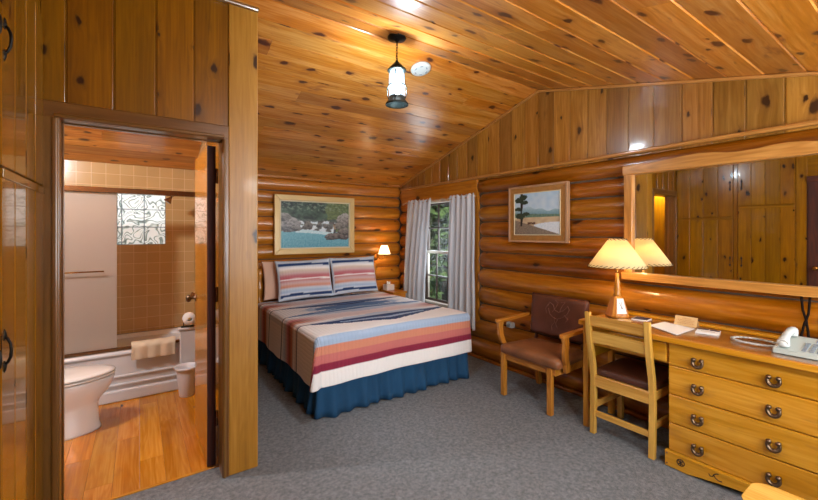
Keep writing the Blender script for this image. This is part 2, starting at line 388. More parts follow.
    def sphere(s, c, rad, seg=16, rings=10, sc=(1, 1, 1), mi=0, r=None):
        return s.lathe([(max(rad*math.sin(PI*i/rings), 1e-4), -rad*math.cos(PI*i/rings)*sc[2]) for i in range(rings+1)], c, seg, 'z', r, mi, True, True, sc[1])
    def grid(s, nx, ny, fn, colfn=None, uvfn=None, mi=0, smooth=True, flip=False):
        """fn(i/nx, j/ny) -> point"""
        cl = None
        if colfn: cl = s.bm.loops.layers.float_color.get('Col') or s.bm.loops.layers.float_color.new('Col')
        vs = [[s.bm.verts.new(fn(i/nx, j/ny)) for j in range(ny+1)] for i in range(nx+1)]
        cc = {}
        for i in range(nx):
            for j in range(ny):
                idx = ((i, j), (i+1, j), (i+1, j+1), (i, j+1))
                if flip: idx = idx[::-1]
                f = s.bm.faces.new([vs[a][b] for a, b in idx]); f.smooth = smooth; f.material_index = mi
                for lp, (a, b) in zip(f.loops, idx):
                    if uvfn: lp[s.uv].uv = uvfn(a/nx, b/ny)
                    else: lp[s.uv].uv = (a/nx, b/ny)
                    lp[s.rn].uv = (.5, 0)
                    if colfn:
                        k = (a, b)
                        if k not in cc: cc[k] = (*colfn(a/nx, b/ny), 1)
                        lp[cl] = cc[k]
        return s
ORG = {}
def obj(name, g, mat, parent=None, label=None, cat=None, group=None, kind=None, org=None, fixn=True):
    bm = g.bm
    if fixn: bmesh.ops.recalc_face_normals(bm, faces=bm.faces[:])
    if parent is not None: o_ = ORG[parent.name]
    elif org is not None: o_ = V(org)
    else:
        c = [v.co for v in bm.verts]
        o_ = V(((min(p.x for p in c)+max(p.x for p in c))/2, (min(p.y for p in c)+max(p.y for p in c))/2, min(p.z for p in c)))
    bmesh.ops.translate(bm, verts=bm.verts[:], vec=-o_)
    me = bpy.data.meshes.new(name); bm.to_mesh(me); bm.free()
    for m in (mat if isinstance(mat, (list, tuple)) else [mat]): me.materials.append(M[m] if isinstance(m, str) else m)
    ob = bpy.data.objects.new(name, me); COL.objects.link(ob)
    if parent is not None: ob.parent = parent; ORG[ob.name] = o_
    else: ob.location = o_; ORG[ob.name] = o_
    if label: ob['label'] = label
    if cat: ob['category'] = cat
    if group: ob['group'] = group
    if kind: ob['kind'] = kind
    return ob
def thing(name, label, cat, loc, group=None, kind=None):
    o = bpy.data.objects.new(name, None); COL.objects.link(o); o.location = loc; o.empty_display_size = .1
    if label: o['label'] = label
    if cat: o['category'] = cat
    if group: o['group'] = group
    if kind: o['kind'] = kind
    ORG[o.name] = V(loc); return o
def struct(name, g, mat, parent=None):
    return obj(name, g, mat, parent, kind=None if parent else 'structure')

# ================================================================= THE ROOM
XR = 3.22; YB = 4.80; YF = -.68; XL = -.38; YW = 2.46      # right wall, back wall, front wall, left closet wall, bathroom wall
RID = 2.35; RZ = 2.80; SB = .286; SF = .245
def cz(y): return RZ - (SB*(y-RID) if y > RID else SF*(RID-y))

# floor (carpet) and bathroom floor
g = G(); g.box((XL-.1, YF-.1, -.05), (XR+.15, YW+.14, 0), axis='x'); g.box((.55, YW+.14, -.05), (XR+.15, YB+.15, 0), axis='x')
struct('floor', g, 'carpet')
g = G()
y0 = 2.60
x = -1.12; k = 0
while x < .5:
    w = .125; yy = y0 - (k*0.37) % .9
    while yy < YB:
        a, b = max(yy, y0), min(yy+.95, YB)
        if b > a: g.box((x+.0006, a+.0006, -.03), (min(x+w, .5)-.0006, b-.0006, .004), axis='y')
        yy += .95
    x += w; k += 1
g.box((-.42, 2.585, -.03), (.44, 2.603, .007), bev=.002)
struct('floor_bathroom', g, 'bfloor')

# ceiling boards run along X
g = G()
def ceil_board(ya, yb, x0, x1):
    e = .0055
    za, zb = cz(ya), cz(yb)
    pr = [(ya, za+e), (ya+e*1.2, za), (yb-e*1.2, zb), (yb, zb+e), (yb, zb+.02), (ya, za+.02)]
    cuts = [x0]; c = x0 + random.uniform(.5, 2.4)
    while c < x1-.6: cuts.append(c); c += random.uniform(1.6, 3.2)
    cuts.append(x1)
    for a, b in zip(cuts, cuts[1:]): g.prism(pr, a+.0005, b-.0005, 'yz', 'x')
ys = [RID]; y = RID
while y < YB+.2: y += .152; ys.append(y)
for a, b in zip(ys, ys[1:]): ceil_board(a, b, -1.2, XR+.15)
ys = [RID]; y = RID
while y > YF-.1: y -= .184; ys.append(y)
for a, b in zip(ys[1:], ys): ceil_board(a, b, -1.2, XR+.15)
ceil = struct('ceiling', g, 'ceil')
g = G()
g.prism([(YF-.2, cz(YF-.2)+.022), (RID, RZ+.022), (YB+.3, cz(YB+.3)+.022), (YB+.3, cz(YB+.3)+.06), (RID, RZ+.06), (YF-.2, cz(YF-.2)+.06)], -1.3, XR+.2, 'yz', 'x')
struct('ceiling_backing', g, 'gap', ceil)

# log helper
def log(g, a, b, axis, c, zc, rad, r=None, taper=(True, True), sag=.004):
    """log along axis ('x' or 'y') from a to b at cross position c, height zc"""
    L = b-a; n = max(6, int(L/.12)); ts = [0, .010, .028, .06]; ss = [a+t for t in ts] if taper[0] else [a]
    k = n
    st, en = ss[-1], (b-.06 if taper[1] else b)
    mid = [st+(en-st)*i/k for i in range(1, k)]
    allp = ss + mid + ([b-.06, b-.028, b-.010, b] if taper[1] else [b])
    sd = random.random()*100; rings = []
    for p in allp:
        q = 1.0
        if taper[0] and p-a < .06: q = (.55, .75, .9, 1)[ts.index(min(ts, key=lambda t: abs(t-(p-a))))]
        if taper[1] and b-p < .0601: q = (.55, .75, .9, 1)[ts.index(min(ts, key=lambda t: abs(t-(b-p))))]
        ro = 1+.035*noise.noise(V((p*1.3, sd, 0))); dz = sag*noise.noise(V((p*.9, sd, 5)))
        rg = []
        for s_ in range(20):
            t = 2*PI*s_/20; rr = rad*q*ro*(1+.02*noise.noise(V((p*2, math.cos(t)+sd, math.sin(t)))))
            rg.append((p, c+rr*math.cos(t), zc+dz+rr*math.sin(t)) if axis == 'x' else (c+rr*math.cos(t), p, zc+dz+rr*math.sin(t)))
        rings.append(rg)
    vs = [[g.bm.verts.new(q_) for q_ in rg] for rg in rings]; rr_ = random.random() if r is None else r
    for i in range(len(vs)-1):
        for j in range(20):
            k2 = (j+1) % 20
            f = g.bm.faces.new((vs[i][j], vs[i][k2], vs[i+1][k2], vs[i+1][j])); f.smooth = True
            for lp, (uu, vv) in zip(f.loops, ((allp[i], j), (allp[i], j+1), (allp[i+1], j+1), (allp[i+1], j))):
                lp[g.uv].uv = (uu, (vv % 20 if vv < 20 else 20)/20*2*PI*rad); lp[g.rn].uv = (rr_, 0)
    for rg in (vs[0][::-1], vs[-1]):
        f = g.bm.faces.new(rg)
        for lp in f.loops: lp[g.uv].uv = (lp.vert.co.z, lp.vert.co.x+lp.vert.co.y); lp[g.rn].uv = (rr_, 0)
RS = [2.035, 1.87, 1.72, 1.54, 1.38, 1.205, 1.02, .81, .62, .43, .22, .0]
BS = [2.10, 1.935, 1.79, 1.617, 1.445, 1.277, 1.10, .93, .75, .57, .38, .19, 0]
WY0, WY1, WZ0, WZ1 = 3.50, 4.26, .49, 1.84     # window opening in the right wall
g = G()
for hi, lo in zip(RS, RS[1:]):
    rad = (hi-lo)/2*1.06+.004; zc = (hi+lo)/2
    if lo >= 1.8: log(g, YF, 3.17, 'y', XR+.035, zc, rad, taper=(False, False)); continue
    if hi <= .5: log(g, YF, YB, 'y', XR+.035, zc, rad, taper=(False, True)); continue
    log(g, YF, 3.165, 'y', XR+.035, zc, rad, taper=(False, True)); 
    log(g, 4.36, YB-.005, 'y', XR+.035, zc, rad, taper=(False, True))
# short top log of the corner
log(g, 4.70, YB-.005, 'y', XR+.02, 1.955, .085)
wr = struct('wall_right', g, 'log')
g = G()   # backing / chinking with the window hole
g.box((XR-.015, YF-.1, -.02), (XR+.1, WY0, 2.9)); g.box((XR-.015, WY1, -.02), (XR+.1, YB+.1, 2.3))
g.box((XR-.015, WY0, -.02), (XR+.1, WY1, WZ0)); g.box((XR-.015, WY0, WZ1), (XR+.1, WY1, 2.6))
struct('chinking', g, 'chink', wr)
# flat boards round the window opening
g = G()
g.box((XR-.055, 3.172, 1.845), (XR+.02, 4.72, 2.045), .004, 'y')
g.box((XR-.045, 3.165, .40), (XR+.02, 3.215, 1.845), .006, 'z')
g.box((XR-.03, 3.215, .40), (XR-.012, WY0, 1.845), .003, 'z')
g.box((XR-.03, WY1, .43), (XR-.012, 4.36, 1.845), .003, 'z')
g.box((XR-.03, 3.2, .39), (XR-.008, 4.36, .46), .003, 'y')
struct('window_surround', g, 'logb', wr)
# gable planks above the logs
g = G(); y = YF-.1; edges = []
base = [1.686, 1.51, 1.328, 1.145, .963, .789, .607]
y = .607
while y > YF-.1: y -= .182; base.append(y)
y = 1.686
while y < YB+.1: y += .166; base.append(y)
base = sorted(base)
for a, b in zip(base, base[1:]):
    e = .005; xf = XR-.045
    za, zb = cz(a)+.02, cz(b)+.02
    top = [(a, za), (b, zb)] if not (a < RID < b) else [(a, za), (RID, RZ+.02), (b, zb)]
    z0 = 2.02
    if min(za, zb) < z0+.01: continue
    def fn(p, q, h): return (h, p, q)
    r = random.random()
    poly = [(a, z0)] + top + [(b, z0)]
    g.prism([(a+.0008, z0)] + [(max(min(p, b-.0008), a+.0008), q) for p, q in top] + [(b-.0008, z0)], xf+e, xf+.03, 'yz', 'z', r=r)
    g.prism([(a+e, z0)] + [(max(min(p, b-e), a+e), q) for p, q in top] + [(b-e, z0)], xf, xf+e+.001, 'yz', 'z', bev=.0022, r=r, seg=1)
struct('gable_panelling', g, 'gable', wr)
g = G()
g.box((XR-.085, YF, 2.033), (XR-.02, 4.72, 2.062), .012, 'y', seg=3)
for ya, yb in ((YF, RID), (RID, YB)):
    g.beam((XR-.055, ya, cz(ya)-.012), (XR-.055, yb, cz(yb)-.012), .022, .024, .006, up=(1, 0, 0))
struct('trim', g, 'frameo', wr)

# back wall logs
g = G()
for hi, lo in zip(BS, BS[1:]):
    rad = (hi-lo)/2*1.06+.004
    log(g, .60, XR-.035, 'x', YB+.035, (hi+lo)/2, rad, taper=(False, True))
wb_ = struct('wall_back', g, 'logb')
g = G(); g.box((.55, YB-.012, -.02), (XR+.1, YB+.1, 2.3)); struct('chinking', g, 'chink', wb_)
g = G(); g.box((.6, YB-.05, 2.085), (XR-.03, YB-.01, 2.12), .008, 'x'); struct('trim', g, 'logb', wb_)

# bathroom wall facing the room, with its doorway, planks and casing
DX0, DX1, DZ = -.308, .398, 1.962
g = G()
px = [XL, -.285, -.102, .076, .254, .434]
for i, (a, b) in enumerate(zip(px, px[1:])):
    r = [.1, .45, .25, .6, .35][i]
    z0 = DZ+.03
    g.box((a+.0008, YW+.004, z0), (b-.0008, YW+.02, RZ), 0, 'z', r)
    g.box((a+.004, YW, z0), (b-.004, YW+.006, RZ), .0025, 'z', r, seg=1)
g.box((XL, YW, 0), (DX0-.02, YW+.02, DZ+.05), 0, 'z', .3)
wbth = struct('wall_bathroom', g, 'panel')
g = G()
g.box((-1.2, YW+.02, 0), (DX0-.012, YW+.125, RZ)); g.box((DX0-.012, YW+.02, DZ+.012), (DX1+.012, YW+.125, RZ)); g.box((DX1+.012, YW+.02, 0), (.50, YW+.125, RZ))
struct('framing', g, 'panel', wbth)
g = G()    # broad pine post ending the wall
g.box((.430, YW-.012, .0), (.594, YW+.13, RZ-.02), .006, 'z', .55)
struct('trim_post', g, 'post', wbth)
g = G(); g.box((XL, YW-.03, 2.755), (.60, YW, 2.80), .01, 'x'); struct('trim_cornice', g, 'casing', wbth)
g = G()
def casing(g, x0, x1, z0, z1, ax, vertical):
    g.box((x0, YW-.016, z0), (x1, YW+.01, z1), .005, ax, seg=2)
g.box((DX0-.06, YW-.016, 0), (DX0+.002, YW+.01, DZ+.08), .005, 'z', .4); g.box((DX0-.028, YW-.024, 0), (DX0-.004, YW-.01, DZ+.004), .007, 'z', .5)
g.box((DX1-.002, YW-.016, 0), (DX1+.034, YW+.01, DZ+.08), .005, 'z', .6); g.box((DX1+.003, YW-.024, 0), (DX1+.018, YW-.01, DZ+.004), .006, 'z', .7)
g.box((DX0-.06, YW-.018, DZ), (DX1+.034, YW+.01, DZ+.08), .006, 'x', .3); g.box((DX0-.02, YW-.026, DZ+.004), (DX1+.01, YW-.01, DZ+.022), .006, 'x', .35)
# jamb linings
g.box((DX0-.014, YW+.01, 0), (DX0, YW+.13, DZ), .001, 'z'); g.box((DX1, YW+.01, 0), (DX1+.014, YW+.13, DZ), .001, 'z'); g.box((DX0-.014, YW+.01, DZ), (DX1+.014, YW+.13, DZ+.014), .001, 'x')
g.box((DX0, YW+.075, 0), (DX0+.006, YW+.095, DZ), .002, 'z'); g.box((DX0, YW+.075, DZ-.005), (DX1, YW+.095, DZ), .002, 'x')
struct('trim_casing', g, 'casing', wbth)

# partition between bathroom and bed nook
g = G(); y = YW+.13
while y < YB:
    b = min(y+.18, YB); g.box((.575, y+.001, 0), (.594, b-.001, 2.72-.286*(b-RID)+.06), .003, 'z', seg=1); y += .18
wp = struct('wall_partition', g, 'panel')
g = G(); g.box((.505, YW+.125, 0), (.576, YB+.05, 2.12)); g.prism([(YW+.125, 2.1), (YB+.05, 2.1), (YW+.125, 2.78)], .505, .576, 'yz', 'z'); struct('framing', g, 'panel', wp)

# bathroom tiled walls
g = G()
def tq(pts, u0=0):
    f = g.bm.faces.new([g.bm.verts.new(p) for p in pts])
    for lp in f.loops:
        c = lp.vert.co; lp[g.uv].uv = ((c.y if abs(pts[0][0]-pts[2][0]) < 1e-6 else c.x)+u0, c.z)
BX0, BX1, BZ0, BZ1 = -.176, .232, 1.30, 1.835
tq([(-1.15, YB, 0), (BX0, YB, 0), (BX0, YB, 2.2), (-1.15, YB, 2.2)], .04); tq([(BX1, YB, 0), (.5, YB, 0), (.5, YB, 2.2), (BX1, YB, 2.2)], .04)
tq([(BX0, YB, 0), (BX1, YB, 0), (BX1, YB, BZ0), (BX0, YB, BZ0)], .04); tq([(BX0, YB, BZ1), (BX1, YB, BZ1), (BX1, YB, 2.2), (BX0, YB, 2.2)], .04)
tq([(.5, 3.9, 0), (.5, YB, 0), (.5, YB, 2.5), (.5, 3.9, 2.5)]); tq([(-1.15, 3.9, 0), (-1.15, YB, 0), (-1.15, YB, 2.5), (-1.15, 3.9, 2.5)])
o = struct('wall_tiled', g, 'tile')
md = o.modifiers.new('s', 'SOLIDIFY'); md.thickness = .008; md.offset = 0
g = G(); g.box((-1.25, YB+.1, 0), (.55, YB+.14, 2.3)); g.box((-1.25, YW+.1, 0), (-1.16, YB+.1, 2.9)); g.box((.50, YW+.13, 0), (.506, 3.895, 2.75))
struct('wall_bathroom_side', g, 'closet')

# glass-block window
win = thing('window_2', None, None, (.03, YB+.02, BZ0), kind='structure')
nz_ = 3; w = .17; x = BX1
cols = [(BX1-.185, BX1), (BX1-.37, BX1-.185), (BX0, BX1-.37)]
for a, b in cols:
    for k in range(3):
        h = (BZ1-BZ0)/3; g = G(); g.box((a+.004, YB-.004, BZ0+k*h+.004), (b-.004, YB+.07, BZ0+(k+1)*h-.004), .006, 'z'); obj('glass_block', g, 'block', win)
g = G(); g.box((BX0, YB+.012, BZ0), (BX1, YB+.06, BZ1)); obj('mortar', g, 'plastic_g', win)

# left closet wall
g = G(); g.box((XL-.1, YF-.1, 0), (XL-.004, YW+.1, 2.9)); wl = struct('wall_left', g, 'closet')
g = G()
for (a, b) in ((2.455, YW+.0), (1.735, 1.775), (1.07, 1.165)): g.box((XL-.01, a, 0), (XL+.004, b, cz(a)+.02), .002, 'z')
g.box((XL-.01, 1.07, 2.42), (XL+.003, YW, cz(2.0)), .002, 'y')
g.box((XL-.01, 1.165, 0), (XL+.003, YW, .07), .002, 'y')
struct('face_frame', g, 'closet', wl)
g = G(); y = YF
while y < .15: g.box((XL-.004, y+.001, 0), (XL+.01, y+.178, cz(y)), .003, 'z', seg=1); y += .18
struct('panelling', g, 'closet', wl)
def cabinet_handle(y, z, parent, flip=1):
    g = G()
    pts = [(XL+.014, y, z+.045), (XL+.024, y, z+.040), (XL+.032, y-.004, z+.022), (XL+.034, y-.006, z), (XL+.032, y-.004, z-.022), (XL+.024, y, z-.040), (XL+.014, y, z-.045)]
    g.tube(pts, .0045, 8)
    for zz in (.045, -.045):
        g.lathe([(.003, .016), (.012, .014), (.013, .010), (.004, .009)], (XL+.004, y, z+zz), 10, 'x')
        g.lathe([(.001, z+zz+(.03 if zz > 0 else -.03)), (.006, z+zz+(.02 if zz > 0 else -.02)), (.009, z+zz), (.002, z+zz-(.01 if zz > 0 else -.01))], (XL+.015, y, 0), 8, 'z')
    return obj('handle', g, 'iron', parent)
def closet(name, label, ya, yb, rail, hy, grp=None):
    t = thing(name, label, 'closet', (XL, (ya+yb)/2, 0), 'pine closets along the left wall')
    def door(nm, z0, z1, hz):
        g = G(); n = 4 if yb-ya > .55 else 3; w = (yb-ya-.008)/n
        for k in range(n):
            a = ya+.004+k*w
            g.box((XL-.002, a+.0006, z0), (XL+.012, a+w-.0006, z1), 0, 'z', .3+.12*k)
            g.box((XL+.010, a+.004, z0+.0), (XL+.0165, a+w-.004, z1), .003, 'z', .3+.12*k, seg=1)
        d = obj(nm, g, 'closet', t); cabinet_handle(hy, hz, d)
        if nm == 'lower_door':
            g = G(); g.box((XL+.010, ya+.006, z1-.03), (XL+.022, yb-.006, z1+.002), .003, 'y'); obj('top_rail', g, 'closet', d)
    door('upper_door', rail+.006, 2.415, 2.06); door('lower_door', .075, rail-.006, 1.03)
    return t
closet('built_in_closet', 'tall pine closet with black iron pulls built in beside the bathroom doorway', 1.776, 2.453, 1.635, 1.812)
closet('built_in_closet', 'narrower pine closet with the higher door split, seen only in the mirror', 1.168, 1.733, 1.775, 1.69)
# dark entry door beyond the closets (seen in the mirror)
d1 = thing('door_1', None, None, (XL, .62, 0), kind='structure')
g = G(); g.box((XL-.002, .17, .01), (XL+.02, 1.06, 2.03), .004, 'z'); obj('door_leaf', g, 'jamb', d1)
g = G(); g.box((XL, .10, 0), (XL+.03, .17, 2.1), .004, 'z'); g.box((XL, 1.06, 0), (XL+.012, 1.072, 2.1), .002, 'z'); g.box((XL, .10, 2.03), (XL+.03, 1.07, 2.1), .004, 'y'); obj('door_frame', g, 'jamb', d1)
g = G(); g.lathe([(.008, .0), (.008, .04), (.028, .05), (.028, .07), (.01, .08)], (XL+.02, .99, 1.0), 14, 'x'); obj('door_knob', g, 'brass', d1)

# front wall (behind the camera) with an unseen picture window added for fill light
FX0, FX1, FZ0, FZ1 = .75, 2.95, .75, 1.85
g = G()
z = 0
for lo, hi in zip(RS[::-1], RS[::-1][1:]):
    rad = (hi-lo)/2*1.06+.004; zc = (hi+lo)/2
    if zc < FZ0 or zc > FZ1: log(g, XL, XR, 'x', YF-.03, zc, rad, taper=(False, False))
    else: log(g, XL, FX0-.03, 'x', YF-.03, zc, rad, taper=(False, False)); log(g, FX1+.03, XR, 'x', YF-.03, zc, rad, taper=(False, False))
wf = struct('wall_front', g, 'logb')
g = G(); g.box((XL-.1, YF-.12, 0), (FX0, YF+.01, 2.15)); g.box((FX1, YF-.12, 0), (XR+.1, YF+.01, 2.15)); g.box((FX0, YF-.12, 0), (FX1, YF+.01, FZ0)); g.box((FX0, YF-.12, FZ1), (FX1, YF+.01, 2.15))
struct('chinking', g, 'chink', wf)
w3 = thing('fill_window_3', None, None, ((FX0+FX1)/2, YF, FZ0), kind='structure')  # window added to bring in soft fill, never in view
g = G()
for a, b in (((FX0-.06, FZ0-.05), (FX1+.06, FZ0)), ((FX0-.06, FZ1), (FX1+.06, FZ1+.06)), ((FX0-.06, FZ0), (FX0, FZ1)), ((FX1, FZ0), (FX1+.06, FZ1)), ((FX0+.71, FZ0), (FX0+.75, FZ1)), ((FX0+1.45, FZ0), (FX0+1.49, FZ1))):
    g.box((a[0], YF-.06, a[1]), (b[0], YF+.09, b[1]), .004)
obj('window_frame', g, 'frameo', w3)
g = G(); g.box((FX0, YF-.02, FZ0), (FX1, YF-.014, FZ1)); obj('window_glass', g, 'pane', w3)

# window in the right wall
w1 = thing('window_1', None, None, (XR+.05, (WY0+WY1)/2, WZ0), kind='structure')
g = G(); X0, X1 = XR-.02, XR+.09
g.box((X0, WY0, WZ0), (X1, WY0+.03, WZ1), .002, 'z'); g.box((X0, WY1-.03, WZ0), (X1, WY1, WZ1), .002, 'z'); g.box((X0, WY0, WZ1-.025), (X1, WY1, WZ1), .002, 'y')
g.box((X0-.035, WY0-.03, WZ0-.005), (X1, WY1+.03, WZ0+.022), .004, 'y')
obj('window_frame', g, 'window_white', w1)
def sash(z0, z1, xf, nm):
    g = G(); a, b = WY0+.03, WY1-.03; t = .026
    g.box((xf, a, z0), (xf+.03, a+t, z1), .003, 'z'); g.box((xf, b-t, z0), (xf+.03, b, z1), .003, 'z'); g.box((xf, a, z0), (xf+.03, b, z0+.032), .003, 'y'); g.box((xf, a, z1-.028), (xf+.03, b, z1), .003, 'y')
    for k in (1, 2): yy = a+(b-a)*k/3; g.box((xf+.006, yy-.009, z0), (xf+.024, yy+.009, z1), .003, 'z')
    zz = (z0+z1)/2; g.box((xf+.006, a, zz-.009), (xf+.024, b, zz+.009), .003, 'y')
    s_ = obj(nm, g, 'sash', w1)
    g = G(); g.box((xf+.013, a+.01, z0+.01), (xf+.017, b-.01, z1-.01)); obj('window_glass', g, 'pane', s_)
sash(1.15, WZ1-.02, XR+.045, 'upper_sash'); sash(WZ0+.02, 1.18, XR+.012, 'lower_sash')
g = G(); g.box((XR+.0, WY0+.03, 1.145), (XR+.012, WY1-.03, 1.18), .003, 'y'); obj('meeting_rail', g, 'window_white', w1)

# baseboard is the lowest log; thin shoe strip
g = G(); g.box((XR-.09, YF, 0), (XR-.05, YB-.02, .03), .008, 'y'); struct('baseboard_right', g, 'log')

# ================================================================= BATHROOM
d2 = thing('door_2', None, None, (.36, 2.605, 0), kind='structure')
g = G(); g.box((.337, 2.605, .012), (.384, 3.20, 1.945), .002, 'z', .5); dl = obj('door_leaf', g, 'doorw', d2)
g = G()
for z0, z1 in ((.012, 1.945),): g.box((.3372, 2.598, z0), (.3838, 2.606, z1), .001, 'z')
obj('door_edge', g, 'jamb', d2)  # dark red strip; the hinge gap's shade is put into its colour
for z in (.25, 1.0, 1.72):
    g = G(); g.box((.384, 2.592, z), (.397, 2.603, z+.09), .002, 'z'); g.tube([(.389, 2.592, z), (.389, 2.592, z+.09)], .006, 8); obj('hinge', g, 'brown_metal', d2)
for s_ in (-1, 1):
    g = G(); cx_ = .337 if s_ < 0 else .384
    g.lathe([(.024, 0), (.024, s_*.006), (.009, s_*.010), (.009, s_*.03), (.024, s_*.038), (.027, s_*.05), (.018, s_*.062), (.001, s_*.064)], (cx_, 3.14, .955), 16, 'x'); obj('door_knob', g, 'bronze', d2)

TY = 4.06; TZ = .415
t = thing('bathtub', 'white enamel bathtub with a ribbed apron under the tan tiled wall', 'bathtub', (-.3, 4.4, 0))
g = G()
g.box((-1.14, TY, .004), (.495, TY+.05, TZ-.02), .006, 'x')
for z in (.13, .20): g.box((-1.14, TY-.014, z), (.495, TY+.01, z+.022), .008, 'x')
g.box((-1.14, TY-.02, .004), (.495, TY+.02, .10), .012, 'x')
obj('apron', g, 'tub', t)
g = G()
def tubr(fx, fz):
    rg = []
    for k in range(40):
        a = 2*PI*k/40; ca, sa = math.cos(a), math.sin(a); e = .45
        rg.append((-.32+fx*.74*math.copysign(abs(ca)**e, ca), 4.43+fx*.31*math.copysign(abs(sa)**e, sa), fz))
    return rg
out = []
for k in range(40):
    a = 2*PI*k/40; ca, sa = math.cos(a), math.sin(a); m_ = max(abs(ca), abs(sa)); out.append((-.32+.815*ca/m_, 4.425+.37*sa/m_, TZ))
out2 = [(p[0], p[1], TZ-.035) for p in out]
g.loft([out2, out, tubr(1.0, TZ), tubr(.97, TZ-.02), tubr(.9, .2), tubr(.8, .1), tubr(.3, .09)], True, True, 'x')
obj('basin', g, 'tub', t)
t = thing('shower_door', 'frosted sliding shower door in a bronze track above the bathtub', 'shower door', (-.5, TY+.07, TZ))
g = G(); g.box((-1.14, TY+.03, 1.755), (.495, TY+.1, 1.80), .004, 'x'); obj('top_track', g, 'brown_metal', t)
g = G(); g.box((-1.14, TY+.045, TZ+.002), (.495, TY+.085, TZ+.022), .003, 'x'); obj('bottom_track', g, 'brown_metal', t)
g = G(); g.box((-.92, TY+.058, TZ+.03), (-.152, TY+.064, 1.755), .0015, 'z'); pn = obj('glass_panel', g, 'frost', t)
g = G(); g.tube([(-.85, TY+.02, 1.10), (-.235, TY+.02, 1.10)], .006, 8); g.tube([(-.25, TY+.02, 1.10), (-.25, TY+.058, 1.10)], .005, 6); obj('towel_bar', g, 'brass', t)
# shower head on the tiled side wall
t = thing('shower_head', 'bronze shower head on its arm below the top of the tiled wall', 'shower head', (.495, 4.5, 1.80))
g = G(); g.tube([(.495, 4.5, 1.80), (.40, 4.5, 1.82), (.30, 4.5, 1.80), (.25, 4.5, 1.765)], .009, 8); g.lathe([(.025, .0), (.025, -.006), (.01, -.012)], (.495, 4.5, 1.80), 12, 'x'); obj('arm', g, 'brown_metal', t)
g = G(); pr = [(.012, .035), (.016, .02), (.034, -.015), (.036, -.024), (.03, -.026)]
m = Matrix.Translation((.245, 4.5, 1.745)) @ Matrix.Rotation(math.radians(35), 4, 'Y')
g.lathe(pr, (0, 0, 0), 16); bmesh.ops.transform(g.bm, matrix=m, verts=g.bm.verts[:]); obj('spray_face', g, 'brown_metal', t)
t = obj('faucet_valve', G().lathe([(.03, 0), (.032, -.01), (.014, -.016), (.014, -.04), (.026, -.05), (.022, -.065), (.001, -.068)], (.495, 4.42, .80), 14, 'x'), 'brown_metal', None, 'small bronze tub valve on the tiled wall by the door edge', 'valve')
# towel draped on the tub rim
g = G()
def tow(u, v):
    x_ = -.05+.32*u; s_ = -.11+.26*v
    ny = 4.045; wv = .006*math.sin(u*22)
    if s_ < 0: return (x_, TY-.034+wv, TZ+.037+s_)
    if s_ < .1: return (x_, TY-.032+s_, TZ+.042+wv*.5+.006*math.sin(s_*31))
    return (x_, TY+.07, TZ+.042+.0*s_)
g.grid(26, 22, tow)
o = obj('towel', g, 'towel', None, 'cream folded towel draped over the rim of the bathtub', 'towel'); md = o.modifiers.new('s', 'SOLIDIFY'); md.thickness = .016; md.offset = 1
md = o.modifiers.new('b', 'BEVEL'); md.width = .004
# toilet, facing right
TX, TYc = -.53, 3.62
t = thing('toilet', 'white porcelain toilet just inside the bathroom doorway', 'toilet', (TX, TYc, 0))
def egg(cx_, rx0, rx1, ry, z, n=32):
    rg = []
    for k in range(n):
        a = 2*PI*k/n; ca, sa = math.cos(a), math.sin(a); rg.append((cx_+(rx1 if ca > 0 else rx0)*ca, TYc+ry*sa*(1-.08*max(ca, 0)), z))
    return rg
g = G()
g.loft([egg(TX+.06, .25, .245, .135, .004), egg(TX+.06, .25, .245, .135, .02), egg(TX+.06, .24, .235, .13, .05), egg(TX+.06, .24, .228, .125, .18), egg(TX+.06, .24, .238, .13, .215), egg(TX+.065, .245, .272, .155, .26), egg(TX+.07, .25, .302, .178, .32), egg(TX+.07, .25, .315, .185, .365), egg(TX+.07, .25, .31, .183, .378)], axis='z')
obj('bowl', g, 'porcelain', t)
g = G(); g.loft([egg(TX+.07, .24, .313, .187, .382), egg(TX+.07, .24, .320, .192, .388), egg(TX+.07, .24, .320, .192, .394), egg(TX+.07, .24, .31, .186, .40)], axis='z'); obj('seat', g, 'seatw', t)
g = G(); g.loft([egg(TX+.07, .24, .316, .190, .404), egg(TX+.07, .24, .322, .194, .410), egg(TX+.07, .24, .318, .190, .420), egg(TX+.07, .22, .27, .155, .428), egg(TX+.07, .1, .12, .07, .431)], axis='z'); obj('lid', g, 'seatw', t)
g = G(); g.box((TX-.42, TYc-.22, .38), (TX-.22, TYc+.22, .74), .025, 'z', seg=3); g.box((TX-.43, TYc-.23, .742), (TX-.21, TYc+.23, .77), .01, 'z'); g.box((TX-.40, TYc-.10, .05), (TX-.17, TYc+.10, .385), .02, 'z'); obj('tank', g, 'porcelain', t)
# waste basket
g = G(); pr = [(.055, .004), (.058, .01), (.078, .20), (.081, .235), (.092, .24), (.094, .262), (.088, .262), (.077, .235), (.055, .02)]
g.lathe(pr, (.345, 3.875, 0), 24); obj('waste_basket', g, 'basket', None, 'small tapered white waste basket with a flared rim on the bathroom floor', 'basket')
g = G(); g.box((.30, 3.985, .004), (.492, 4.035, .545), .012, 'z', seg=3); g.box((.285, 3.975, .547), (.495, 4.04, .572), .008, 'x'); obj('pedestal_cabinet', g, 'tub', None, 'slim white cabinet between the bathtub and the waste basket', 'cabinet')
t = thing('paper_holder', 'black wire holder on the slim white cabinet', 'paper holder', (.36, 4.0, .572))
g = G(); g.box((.31, 3.98, .5725), (.45, 4.03, .582), .003); g.tube([(.33, 4.0, .58), (.33, 4.0, .61), (.36, 4.0, .625)], .004, 6); obj('stand', g, 'iron', t)
g = G(); g.lathe([(.018, -.045), (.052, -.045), (.052, .045), (.018, .045), (.018, -.045)], (.375, 4.0, .645), 24, 'y', cap=False); obj('toilet_roll', g, 'paper', None, 'white toilet roll on the black wire holder', 'toilet roll')
